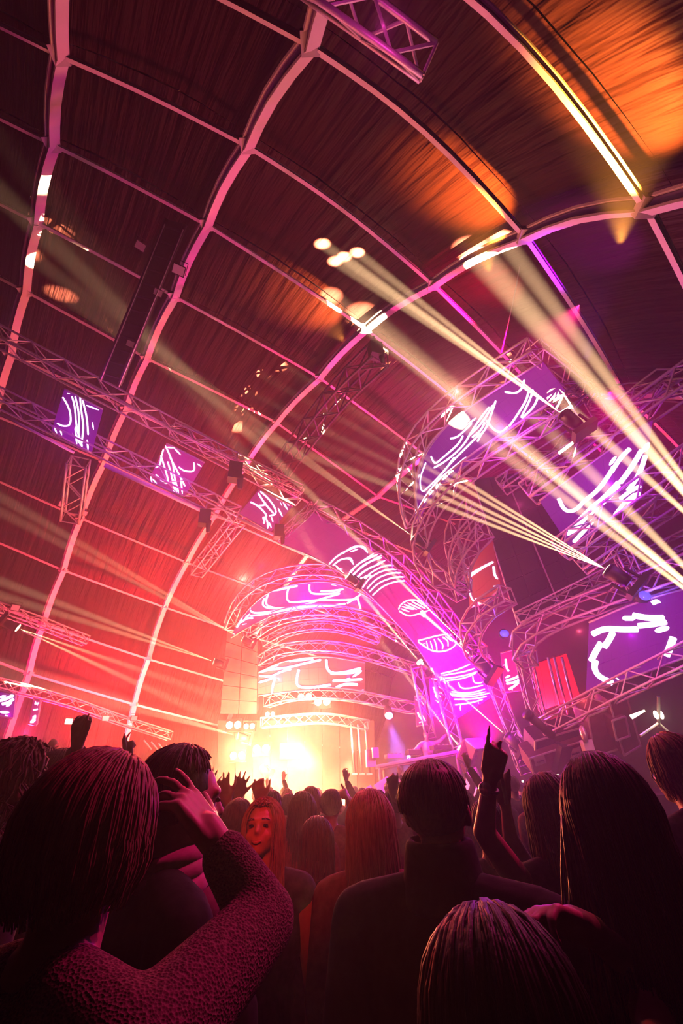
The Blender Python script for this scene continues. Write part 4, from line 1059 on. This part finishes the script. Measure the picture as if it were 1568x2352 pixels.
def remesh(mb, voxel, smooth=4):
    me = mb.mesh('tmp', None)
    o = bpy.data.objects.new('tmp', me)
    COL.objects.link(o)
    r = o.modifiers.new('r', 'REMESH'); r.mode = 'VOXEL'; r.voxel_size = voxel; r.adaptivity = 0
    s = o.modifiers.new('s', 'SMOOTH'); s.iterations = smooth; s.factor = 0.6
    dg = bpy.context.evaluated_depsgraph_get()
    ev = o.evaluated_get(dg)
    out = bpy.data.meshes.new_from_object(ev)
    bpy.data.objects.remove(o); bpy.data.meshes.remove(me)
    out.polygons.foreach_set('use_smooth', [True] * len(out.polygons))
    return out

def link_mesh(name, me, mt, parent):
    me.name = name
    me.materials.clear(); me.materials.append(mt)
    o = bpy.data.objects.new(name, me)
    o.parent = parent
    COL.objects.link(o)
    return o

def hand(mb, w, d, n, s=1.0, curl=(15, 10, 15, 20), spread=8, thumb=45, side=1, rf=.0085):
    """palm and five fingers; w wrist, d towards the fingertips, n palm normal"""
    d = d.normalized(); n = (n - d * n.dot(d)).normalized(); x = d.cross(n) * side
    L = [.072, .080, .075, .060]
    mb.cap(w - d * .03 * s, .026 * s, w + d * .02 * s, .028 * s)
    for i in range(4):
        off = (i - 1.5) * .021 * s
        k0 = w + d * .012 * s + x * off * .7; k1 = w + d * (.092 - abs(i - 1.2) * .006) * s + x * off
        mb.cap(k0, .0165 * s, k1, .0125 * s, 8)
        c = curl[i]; ang = 0; p = k1; sp = R((i - 1.5) * spread)
        base = (d * math.cos(sp) + x * math.sin(sp)).normalized()
        for j, fr in enumerate((.45, .30, .25)):
            ang += R(c) * (1 if j == 0 else 1.3)
            dd = base * math.cos(ang) + n * math.sin(ang)
            q = p + dd * L[i] * fr * s
            mb.cap(p, rf * s * (1.15 - .1 * j), q, rf * s * (1.05 - .12 * j), 8)
            p = q
    # thumb leaves the side of the palm near its base
    t0 = w + d * .022 * s - x * .024 * s; ta = R(thumb)
    td = (d * math.cos(ta) - x * math.sin(ta) + n * .25).normalized()
    t1 = t0 + td * .042 * s; t2 = t1 + (td + d * .35).normalized() * .034 * s; t3 = t2 + (td + d * .6).normalized() * .026 * s
    mb.cap(t0, .016 * s, t1, .0125 * s, 8); mb.cap(t1, .0115 * s, t2, .0105 * s, 8); mb.cap(t2, .0105 * s, t3, .0085 * s, 8)

def ik(sh, wr, pole, k):
    a, b = .30 * k, .265 * k
    d = wr - sh; L = d.length
    if L > (a + b) * .99:
        f = L / ((a + b) * .985); a *= f; b *= f
    x = (a * a - b * b + L * L) / (2 * L); h = math.sqrt(max(a * a - x * x, 0))
    u = d / L; p = (pole - u * pole.dot(u))
    p = p.normalized() if p.length > 1e-3 else u.orthogonal().normalized()
    return sh + u * x + p * h

def hair_mesh(kind, k, seed=0, n=None, fine=1.0):
    """hair in head space (origin at the head centre, facing +Y), metres"""
    r = random.Random(seed); mb = MB()
    a, b, c = .083 * k, .098 * k, .108 * k
    C0 = V((0, -.016 * k, .014 * k))
    if kind == 'short': C0.z += .012 * k; c *= .92
    tl = Matrix.Rotation(R(-24 if kind in ('long', 'bob') else -8), 3, 'X')
    if kind == 'bald': return mb
    if kind == 'cap':
        mb.ball((0, -.012 * k, .03 * k), a * 1.12, b * 1.1, c * .98, 20)
        return mb
    mb.ball(C0 + V((0, -.01 * k, .008 * k)), a * 1.02, b * .98, c * 1.0, 16)
    n = int((n or {'short': 170, 'bob': 300, 'long': 320, 'curly': 150}[kind]) * (fine ** 3 if fine > 1 else 1))
    Lh = {'short': (.0, .02), 'bob': (.06, .10), 'long': (.22, .34), 'curly': (.10, .2)}[kind]
    for i in range(n):
        ph = r.uniform(-180, 180)
        front = abs(((ph - 90 + 180) % 360) - 180)     # degrees from the face
        if front < 48: thend = r.uniform(34, 48)
        elif front < 100: thend = r.uniform(60, 70) if kind == 'short' else 96
        else: thend = r.uniform(90, 106) if kind == 'short' else 98
        th0 = r.uniform(2, 30)
        rr = 1.03 + r.random() * .07 * (2.2 if kind in ('bob', 'long', 'curly') else 1)
        pts = []; m_ = 7
        jit = r.uniform(-10, 10)
        for j in range(m_):
            t = R(th0 + (thend - th0) * j / (m_ - 1)); p_ = R(ph + jit * j / m_)
            w_ = 1 + .012 * math.sin(j * 1.7 + i)
            q = V((math.sin(t) * math.cos(p_), math.sin(t) * math.sin(p_), math.cos(t)))
            q = q.lerp(tl @ q, (1 - j / (m_ - 1))).normalized()
            q = C0 + V((a * rr * w_ * q.x, b * rr * w_ * q.y, c * rr * w_ * q.z))
            if kind == 'curly': q += V((r.uniform(-1, 1), r.uniform(-1, 1), r.uniform(-1, 1))) * .012 * k
            pts.append(q)
        if front >= 48 and kind != 'short':
            L = r.uniform(*Lh) * k; e = pts[-1]; out = V((e.x, e.y - C0.y, 0)).normalized()
            for j in range(1, 6):
                f = j / 5
                inn = -.022 if kind == 'bob' else .012
                q = e + V((0, 0, -L * f)) + out * (inn * k * f * f + .006 * k * math.sin(f * 5 + i))
                if kind == 'long' and e.y < 0.02: q += V((0, -.012 * k * f, 0))
                if kind == 'curly': q += V((r.uniform(-1, 1), r.uniform(-1, 1), r.uniform(-.6, .6))) * .028 * k
                pts.append(q)
        mb.tube(pts, r.uniform(.0045, .0075) * k / fine ** 1.8, 4, True, .0012 * k)
    return mb

def head_prims(mb, T, k, n=16):
    """skull, jaw, nose, ears, brow, lips as one set of blobs; T maps head space to where it belongs"""
    rot = T.to_3x3()
    P = lambda x, y, z: T @ V((x * k, y * k, z * k))
    mb.ball(P(0, -.008, .018), .074 * k, .094 * k, .098 * k, n, rot)
    mb.ball(P(0, .022, -.035), .060 * k, .068 * k, .066 * k, n, rot)
    mb.ball(P(0, .052, -.082), .032 * k, .032 * k, .026 * k, 10, rot)
    mb.cap(P(0, .084, .012), .008 * k, P(0, .101, -.020), .0105 * k, 8)
    mb.ball(P(0, .090, -.025), .0155 * k, .012 * k, .009 * k, 8, rot)
    for s in (-1, 1):
        mb.ball(P(s * .076, -.006, -.008), .010 * k, .020 * k, .032 * k, 8, rot)
        mb.cap(P(s * .012, .086, .026), .010 * k, P(s * .045, .070, .026), .009 * k, 8)
        mb.ball(P(s * .036, .058, -.03), .026 * k, .022 * k, .022 * k, 8, rot)
    mb.cap(P(-.018, .082, -.052), .008 * k, P(.018, .082, -.052), .008 * k, 8)
    mb.cap(P(-.015, .080, -.062), .008 * k, P(.015, .080, -.062), .008 * k, 8)

def person(label, head=None, yaw=0, k=None, hair='short', hm='hair_dark', top='cloth_dark', legs='jeans', arms=(None, None), tilt=(0, 0), voxel=.010, hs=1.0, width=1.0,
           group=None, bare=False, fine=1.0, local=False, sleeve='long', zs=1.0):
    """head: world position of the head centre (ignored for local prototypes). arms: for left, right a dict(w wrist, t fingertip, n palm normal, pole, curl...) in world space.
    Built round the feet; the root empty stands on the floor."""
    if local: feet = V((0, 0, 0)); k = k or 1.0
    else:
        k = k or head.z / 1.62
        feet = V((head.x, head.y, 0))
    cs, sn = math.cos(yaw), math.sin(yaw)
    def W(x, y, z):
        x *= k * width; y *= k; z *= k
        return V((x * cs - y * sn, x * sn + y * cs, z)) + feet
    rotz = Matrix.Rotation(yaw, 3, 'Z')
    root = thing('person', feet, label, 'person', group)
    body = MB(); topm = MB(); leg = MB()
    infl = .014 * k
    def blob(dst, x, y, z, a, b, c, g=0.0):
        dst.ball(W(x, y, z), a * k * width + g, b * k + g, c * k + g, 14, rotz)
    torso = [(0, .0, 1.27, .165, .112, .19), (0, .012, 1.08, .140, .105, .17), (0, -.02, 1.36, .165, .09, .10)]
    pelvis = [(0, 0, .94, .160, .115, .13)]
    for t in torso:
        blob(body, *t); blob(topm, *t, infl)
    for t in pelvis:
        blob(body, *t); blob(topm, *t, infl); blob(leg, *t, infl * .6)
    ne = W(0, -.015, 1.43); hd = W(0, .012, 1.62)
    for s in (-1, 1):
        a = W(0, -.02, 1.465); b = W(s * .165, -.01, 1.405)
        body.cap(a, .050 * k, b, .056 * k); topm.cap(W(s * .05, -.02, 1.445), .045 * k + infl, b, .058 * k + infl)
        hipj = W(s * .088, 0, .90); kn = W(s * .10, .015, .49); an = W(s * .105, -.015, .09)
        for dst, g in ((body, 0), (leg, infl * .8)):
            dst.cap(hipj, .088 * k + g, kn, .056 * k + g); dst.cap(kn, .054 * k + g, an, .040 * k + g)
        body.cap(W(s * .108, -.04, .045), .040 * k, W(s * .118, .15, .035), .032 * k)
    body.cap(ne - V((0, 0, .03 * k)), .058 * k, W(0, .005, 1.55), .054 * k)
    # arms
    for s, arm in ((-1, arms[0]), (1, arms[1])):
        sh = W(s * .185, -.01, 1.395)
        if arm is None:
            el = W(s * .225, -.03, 1.12); wr = W(s * .215, .08, .89); d = (wr - el).normalized(); n = W(0, 0, 0) - W(s * 1, 0, 0)
            hk = {}
        else:
            wr = arm['w']; n = arm.get('n', V((0, 1, 0)))
            el = arm.get('e') or ik(sh, wr, arm.get('pole', W(s * 1, -.3, -1) - W(0, 0, 0)), k)
            d = (arm['t'] - wr)
            hk = {q: arm[q] for q in ('curl', 'spread', 'thumb', 'side', 'rf') if q in arm}
        body.cap(sh, .054 * k, el, .040 * k); body.cap(el, .039 * k, wr, .026 * k)
        hand(body, wr + d.normalized() * .02 * k, d, n, arm.get('s', k) if arm else k, **({'side': s} | hk))
        if not bare and sleeve != 'none':
            topm.cap(sh, .058 * k + infl, el, .044 * k + infl)
            if sleeve == 'long': topm.cap(el, .043 * k + infl, el.lerp(wr, .86), .032 * k + infl)
    Th = Matrix.Translation(hd) @ Matrix.Rotation(yaw + R(tilt[1]), 4, 'Z') @ Matrix.Rotation(R(tilt[0]), 4, 'X') @ Matrix.Diagonal((1, 1, zs, 1))
    head_prims(body, Th, k * hs)
    vx = voxel
    origin = feet
    def shift(me):
        me.transform(Matrix.Translation(-origin)); return me
    link_mesh('body', shift(remesh(body, vx, 3)), M['skin'], root)
    link_mesh('top', shift(remesh(topm, max(vx, .009), 5)), M[top], root)
    link_mesh('trousers', shift(remesh(leg, .014, 3)), M[legs], root)
    shoes = MB()
    for s in (-1, 1):
        shoes.cap(W(s * .108, -.045, .052), .048 * k, W(s * .120, .165, .042), .040 * k)
    me = remesh(shoes, .012, 2); link_mesh('shoes', shift(me), M['cloth_black'], root)
    hmesh = hair_mesh(hair, k * hs, len(COL.objects), fine=fine)
    if hmesh.f:
        hmesh.v = [Th @ v - origin for v in hmesh.v]
        o = link_mesh('cap' if hair == 'cap' else 'hair', hmesh.mesh('hair', M[hm], smooth=True), M[hm], root)
    for s in (-1, 1):
        e = MB().ball(Th @ (V((s * .031, .0795, .006)) * k * hs), .0125 * k, .0075 * k, .0065 * k, 8, Th.to_3x3())
        e.v = [v - origin for v in e.v]
        link_mesh('eye', e.mesh('eye', M['eye'], smooth=True), M['eye'], root)
    root['head'] = tuple(hd)
    return root, W, Th, k

def px3(x, y, z): return at(x, y, z)
SM = math.radians
# left foreground: blond person in a knit jumper, right hand raised
A1, W1, T1, k1 = person('blond person seen from behind in a chunky knit jumper, left hand side, one hand raised', px3(200, 1925, .74), yaw=R(-28), hair='bob', hm='hair_blond', top='knit', voxel=.0055, hs=1.02, zs=.92,
    arms=(None, dict(e=px3(606, 2112, .82), w=px3(505, 1948, .86), t=px3(392, 1790, .92), n=V((-.5, .2, -.5)), curl=(6, 14, 28, 36), spread=15, thumb=62, side=1, s=1.12)), fine=1.5)
for q in (.985, .93):
    e, w_ = px3(606, 2112, .82), px3(505, 1948, .86)
    c = e.lerp(w_, q); ax = (w_ - e).normalized(); u = ax.orthogonal().normalized(); v2 = ax.cross(u)
    MB().tube([c + (u * math.cos(t * .4) + v2 * math.sin(t * .4)) * .033 for t in range(17)], .004, 6).build('bracelet', M['black'], A1, True)
# dark-haired person behind the raised hand, with a pink scarf
A2, W2, T2, k2 = person('dark-haired person with a pink scarf and black jacket, turned right behind the raised hand', px3(405, 1848, 1.22), yaw=R(-55), hair='short', hm='hair_dark', top='cloth_black', voxel=.008, hs=1.12, zs=.95, fine=1.2)
sc = MB()
for i in range(3):
    c = W2(0, 0, 1.46 + .022 * i)
    sc.tube([c + V((math.cos(t * .3926) * .085, math.sin(t * .3926) * .078, .012 * math.sin(t * .8 + i))) * (1.12 - .1 * i) for t in range(17)], .022, 8)
sc.build('scarf', M['cloth_pink'], A2, True)
person('short person in a smooth pink cap, between the knit sleeve and the knit shoulder', px3(446, 2085, 1.28), yaw=R(-20), hair='cap', hm='cloth_pink', top='cloth_black', voxel=.010, hs=1.0, zs=.95, arms=(None, None))
A4, W4, T4, k4 = person('smiling long-haired woman turned back towards the camera, bare shoulders, red-lit face', px3(603, 1908, 1.85), yaw=R(186), hair='long', hm='hair_blond', top='cloth_dark', voxel=.007, hs=.98, zs=.92, tilt=(14, -10), bare=True, sleeve='none', fine=1.2)
arc = lambda w_, dip, z0, yy: [T4 @ V((x * w_, yy - 9 * (x * w_) ** 2, z0 - dip * (1 - x * x))) for x in (-1, -.6, -.2, .2, .6, 1)]
for nm, mt_, pts_, rr_ in (('upper_lip', 'lip', arc(.020, .003, -.053, .091), .0026), ('teeth', 'white', arc(.016, .004, -.054, .0905), .0028), ('lower_lip', 'lip', arc(.018, .007, -.053, .090), .0028)):
    lp = MB(); lp.tube(pts_, rr_, 8); lp.build(nm, M[mt_], A4, True)
for s in (-1, 1):
    br = MB(); br.tube([T4 @ V((s * .016, .094, .027)), T4 @ V((s * .030, .089, .030)), T4 @ V((s * .046, .078, .026))], .0020, 6); br.build('eyebrow', M['hair_brown'], A4, True)
person('dark-headed person left of the smiling woman, a little behind her', px3(545, 1890, 2.7), yaw=R(-5), hair='short', hm='hair_brown', top='cloth_red', hs=1.1, zs=.9)
person('long-haired person with a rounded red-lit head, above and right of the smiling woman', px3(694, 1868, 3.0), yaw=R(5), hair='long', hm='hair_brown', top='cloth_red', hs=1.05, zs=.9)
person('orange-lit person in a flat-topped hairstyle, right of the rounded head', px3(760, 1856, 3.7), yaw=R(0), hair='short', hm='hair_brown', top='cloth_red', hs=1.1, zs=.95,
       arms=(None, dict(w=px3(806, 1850, 3.5), t=px3(788, 1812, 3.5), n=V((-1, 0, 0)), curl=(80, 80, 80, 80), s=1.15)))
person('long-haired woman with a smooth round dark-red head, nearest in the middle gap', px3(727, 1938, 2.3), yaw=R(4), hair='long', hm='hair_brown', top='cloth_dark', hs=1.05, zs=.9)
person('woman with long pale bright-rimmed hair, left of the big man in black', px3(852, 1905, 1.8), yaw=R(-8), hair='long', hm='hair_blond', top='cloth_red', hs=1.1, zs=.95, voxel=.009, fine=1.3)
person('far person with orange-lit head just left of the rounded red-lit head', px3(662, 1858, 4.4), yaw=R(0), hair='short', hm='hair_brown', top='cloth_red', hs=1.05)
# big man in a black jacket
A7, W7, T7, k7 = person('big grey-haired man in a black jacket with a stand-up collar, from behind', px3(1002, 1866, 1.2), yaw=R(-22), hair='short', hm='hair_brown', top='cloth_black', voxel=.0075, hs=1.08, zs=.86, width=1.28, fine=1.4)
co = MB()
for i in range(8):
    c = W7(0, -.012, 1.44 + .016 * i)
    co.tube([c + rotv for rotv in [V((math.cos(t * .3926) * (.098 - .003 * i), math.sin(t * .3926) * (.092 - .003 * i), .006 * math.sin(t * .3926))) for t in range(17)]], .016, 8)
link_mesh('collar', (lambda me: (me.transform(Matrix.Translation(-V((c.x, c.y, 0)) + (V((c.x, c.y, 0)) - V(A7.location)))), me)[1])(remesh(co, .009, 4)), M['cloth_black'], A7)
# woman whose bare arm with a watch is raised, and her neighbours
A9, W9, T9, k9 = person('long-haired woman raising a bare arm with a watch and pointing finger, beside the big man', px3(1268, 1868, 1.72), yaw=R(10), hair='long', hm='hair_brown', top='cloth_dark', voxel=.0075, hs=1.05, zs=.95, sleeve='none', bare=True,
    arms=(dict(e=px3(1112, 1912, 1.52), w=px3(1124, 1795, 1.55), t=px3(1140, 1720, 1.56), n=V((.2, 1, .1)), curl=(2, 75, 85, 90), spread=3, thumb=-25, side=-1, s=1.02), None), fine=1.2)
wp_ = px3(1114, 1812, 1.50)
MB().tube([wp_ + V((0, -.004, 0)), wp_ + V((0, .012, 0))], .021, 14).build('watch', M['chrome'], A9, True)
ax = (px3(1124, 1795, 1.55) - px3(1112, 1912, 1.52)).normalized(); u = ax.orthogonal().normalized(); v2 = ax.cross(u); c = px3(1123, 1812, 1.55)
MB().tube([c + (u * math.cos(t * .4) + v2 * math.sin(t * .4)) * .030 for t in range(17)], .006, 6).build('watch_strap', M['black'], A9, True)
A9b, _, _, _ = person('half-hidden person holding up a thin dark stick, behind the arm with the watch', px3(1122, 1905, 2.2), yaw=R(-10), hair='short', hm='hair_dark', top='cloth_dark', hs=1.0,
    arms=(None, dict(e=px3(1172, 1925, 2.0), w=px3(1160, 1848, 2.05), t=px3(1150, 1810, 2.05), n=V((0, 1, 0)), curl=(70, 75, 80, 80), thumb=30, s=1.05)), sleeve='none', bare=True)
tag(MB().tube([px3(1163, 1845, 2.02), px3(1148, 1770, 2.02)], .009, 8).build('glow_stick', M['black'], None, True, origin=px3(1163, 1845, 2.02)), 'thin dark stick held up beside the hand with the watch', 'stick')
A8, W8, T8, k8 = person('dark long-haired woman close at the right with orange rim light painted down her hair', px3(1410, 1900, 1.02), yaw=R(-12), hair='long', hm='hair_dark', top='cloth_black', voxel=.008, hs=1.1, zs=1.0, fine=1.2)
# pale locks, orange rim light painted in as hair colour, and extra length
lk = MB()
for i in range(90):
    a = rnd.uniform(0, 1); p = T8 @ V((-.085 - .03 * a + rnd.uniform(0, .05), -.07 + .07 * a, .06 - .03 * a))
    pts = [p + V((-.02 * t * a + .004 * math.sin(t + i), -.01 * t, -.052 * t)) for t in range(8)]
    lk.tube(pts, .004, 4, True, .0015)
lk.build('rim_light_lock', M['hair_blond'], A8, True)
person('pale bobbed head at the right edge, lit pink, behind the long-haired woman', px3(1560, 1772, 1.95), yaw=R(25), hair='bob', hm='hair_blond', top='cloth_dark', hs=1.05)
A11, W11, T11, k11 = person('nearest head at the bottom right, almost black with an orange rim, hand behind it', px3(1168, 2415, .52), yaw=R(-5), hair='bob', hm='hair_dark', top='cloth_black', voxel=.007, hs=1.2, zs=.9, fine=1.4,
    arms=(None, dict(e=px3(1470, 2230, .9), w=px3(1352, 2135, .80), t=px3(1215, 2085, .78), n=V((0, -.3, -1)), curl=(22, 26, 30, 38), spread=7, thumb=35, side=1, s=1.0)), sleeve='none', bare=True)
person('bare-shouldered person in a purple top at the lower right corner, head outside the photo', px3(1760, 1990, .86), yaw=R(15), hair='long', hm='hair_dark', top='cloth_purple', voxel=.008, sleeve='none', bare=True, width=1.25)
# left edge
person('curly-haired woman at the left edge, glowing ringlets', px3(18, 1812, 1.55), yaw=R(-35), hair='curly', hm='hair_brown', top='cloth_dark', voxel=.009, hs=1.05)
person('dark-headed person just right of the curly hair', px3(92, 1782, 2.9), yaw=R(-10), hair='short', hm='hair_dark', top='cloth_black', hs=1.1)
A15, _, _, _ = person('person in a dark sleeve raising a hand with one finger up, left', px3(128, 1795, 2.35), yaw=R(-15), hair='short', hm='hair_dark', top='cloth_black', hs=1.05,
    arms=(None, dict(w=px3(177, 1722, 2.2), t=px3(181, 1650, 2.2), n=V((.3, 1, 0)), curl=(3, 45, 35, 30), spread=12, thumb=20, s=1.1, e=px3(160, 1800, 2.25))), voxel=.008)
person('small round dark head between the raised finger and the slim red arm', px3(256, 1790, 3.4), yaw=R(0), hair='short', hm='hair_dark', top='cloth_red', hs=1.05)
A16, _, _, _ = person('person raising a slim bare red-lit arm with a thin tube, left of the dark-haired head', px3(345, 1838, 2.9), yaw=R(-8), hair='short', hm='hair_brown', top='cloth_dark', hs=1.0, sleeve='none', bare=True,
    arms=(dict(w=px3(297, 1752, 2.75), t=px3(292, 1712, 2.75), n=V((.4, 1, 0)), curl=(12, 20, 60, 70), s=1.0, thumb=25, e=px3(312, 1805, 2.8)), None), voxel=.008)
tag(MB().tube([px3(290, 1730, 2.72), px3(286, 1690, 2.72)], .007, 8).build('light_tube', M['white'], None, True, origin=px3(290, 1730, 2.72)), 'thin tube held in the slim raised hand', 'tube')
# hands up in the glare
for (hx, hy, hz, wx, wy, tx, ty, cu, lab) in ((520, 1850, 3.5, 545, 1836, 552, 1796, (5, 5, 8, 10), 'orange-lit person with an open palm raised at the foot of the glare'),
                                           (505, 1862, 3.2, 524, 1846, 513, 1812, (10, 20, 30, 30), 'person with spread fingers up, left of the open palm'),
                                           (622, 1862, 3.3, 604, 1846, 594, 1814, (40, 45, 30, 45), 'person with a clawed hand up above the smiling woman'),
                                           (905, 1850, 3.6, 905, 1830, 902, 1800, (30, 40, 60, 60), 'person whose dark fingers show at the left of the big man'),
                                           (470, 1850, 3.9, 478, 1822, 480, 1790, (10, 12, 15, 20), 'person with a raised hand right of the dark-haired head'),
                                           (70, 1770, 5.6, 40, 1712, 62, 1690, (60, 60, 70, 70), 'far person with a bent bare arm up at the left'),
                                           (100, 1775, 5.8, 72, 1732, 86, 1706, (20, 30, 40, 40), 'far person with a slanted forearm up, second from the left'),
                                           (135, 1778, 6.0, 108, 1722, 128, 1696, (60, 60, 60, 60), 'far person with a fist up, third from the left')):
    person(lab, px3(hx, hy, hz), yaw=R(rnd.uniform(-15, 15)), hair='short', hm='hair_brown', top='cloth_red', sleeve='none', bare=True, group='people with hands up in the glare',
           arms=(None, dict(w=px3(wx, wy, hz - .15), t=px3(tx, ty, hz - .15), n=V((0, 1, .1)), curl=cu, spread=12, s=1.15, rf=.0095)), voxel=.011)

# man in white behind the desk, arms spread
D0 = px3(978, 1690, 14.9)
kk = 1.12
dj, Wd, Td, kd = person('man in a loose white top behind the desk with both arms spread wide', None, yaw=R(180), k=kk, hair='short', hm='hair_brown', top='cloth_white', voxel=.016, local=True, sleeve='long',
    arms=(dict(w=V((.60, -.05, 1.62)) * kk, t=V((.76, -.05, 1.70)) * kk, n=V((0, -1, 0)), e=V((.38, -.02, 1.45)) * kk), dict(w=V((-.52, -.1, 1.14)) * kk, t=V((-.68, -.12, 1.06)) * kk, n=V((0, -1, 0)), e=V((-.36, -.04, 1.26)) * kk)))
dj.location = V((D0.x, D0.y, D0.z - 1.62 * kk))
rb = thing('riser', (D0.x, D0.y, 1.2), 'low riser block under the man in white', 'riser')
MB().box((D0.x, D0.y + .1, (1.2 + D0.z - 1.62 * kk) / 2), 2.6, 1.6, max(.1, D0.z - 1.62 * kk - 1.2)).build('block', M['stage'], rb)

# the crowd between the near heads and the stage: a few prototypes copied with all their parts
protos = []
for i, (h_, hm_, tp, sl, ar) in enumerate((('short', 'hair_dark', 'cloth_dark', 'long', None), ('long', 'hair_brown', 'cloth_red', 'short', None), ('short', 'hair_brown', 'cloth_black', 'long', 'up'),
                                        ('bob', 'hair_blond', 'cloth_dark', 'short', None), ('long', 'hair_dark', 'cloth_black', 'none', 'up'), ('short', 'hair_dark', 'cloth_red', 'short', None))):
    arms = (None, None)
    if ar: arms = (None, dict(w=V((.26, .10, 1.86)), t=V((.24, .12, 2.0)), n=V((0, 1, 0)), curl=(8, 12, 16, 22), s=1.05))
    if ar and i == 4: arms = (dict(w=V((-.28, .14, 1.80)), t=V((-.24, .14, 1.96)), n=V((0, 1, 0)), curl=(30, 40, 40, 50), s=1.05), arms[1])
    protos.append((person('x', None, 0, 1.0, h_, hm_, tp, arms=arms, voxel=.015, local=True, sleeve=sl, bare=sl == 'none', group='crowd before the stage')[0], h_, hm_, tp, ar))
def copy_tree(o, parent=None):
    c = o.copy(); COL.objects.link(c); c.parent = parent
    for ch in list(o.children): copy_tree(ch, c)
    return c
spots_ = []
r2 = random.Random(11)
for row, zc in enumerate((4.2, 5.0, 6.0, 7.2, 8.6, 10.2)):
    x = -60 + row * 17
    while x < 1330:
        p = at(x, 1800, zc)
        if not (row < 2 and 430 < x < 960 and r2.random() < .35):
            spots_.append((x, p.x + r2.uniform(-.12, .12), p.y + r2.uniform(-.2, .2), row))
        x += r2.uniform(.62, .95) * 1000 / zc
HN = {'short': 'short-haired', 'long': 'long-haired', 'bob': 'bob-haired'}
TN = {'cloth_dark': 'a dark top', 'cloth_red': 'a reddish top', 'cloth_black': 'a black top'}
RN = ['nearest far row', 'second far row', 'third far row', 'fourth far row', 'fifth far row', 'last row before the stage']
used = set(); cnt = {}; nz = {}; RN = ['first row', 'second row', 'third row', 'fourth row', 'fifth row', 'last row']
for i, (x, X, Y, row) in enumerate(spots_):
    j = r2.choice([0, 0, 1, 3, 5, 2, 4, 1]) if row < 3 else r2.choice([0, 1, 3, 5, 5, 0, 2])
    o, h_, hm_, tp, ar = protos[j]
    c = o if j not in used else copy_tree(o)
    used.add(j)
    s = r2.uniform(.90, .99)
    c.location = (X, Y, 0); c.rotation_euler = (0, 0, r2.uniform(-.3, .3)); c.scale = (s, s, s)
    zone = ['by the left wall', 'left of the glare', 'before the glare', 'before the portal posts', 'before the desk', 'by the flight cases'][min(5, max(0, int((x - 10) / 215)))]
    k_ = (row, j, zone); nz[k_] = nz.get(k_, 0) + 1
    zone += ['', ', right one', ', rightmost'][min(2, nz[k_] - 1)]
    c['label'] = '%s %s in %s, %s far back, %s' % (HN[h_], 'arm-raiser' if ar else 'person', TN[tp], RN[row], zone)
for j, pr_ in enumerate(protos):
    if j not in used:
        for ch in list(pr_[0].children): bpy.data.objects.remove(ch)
        bpy.data.objects.remove(pr_[0])
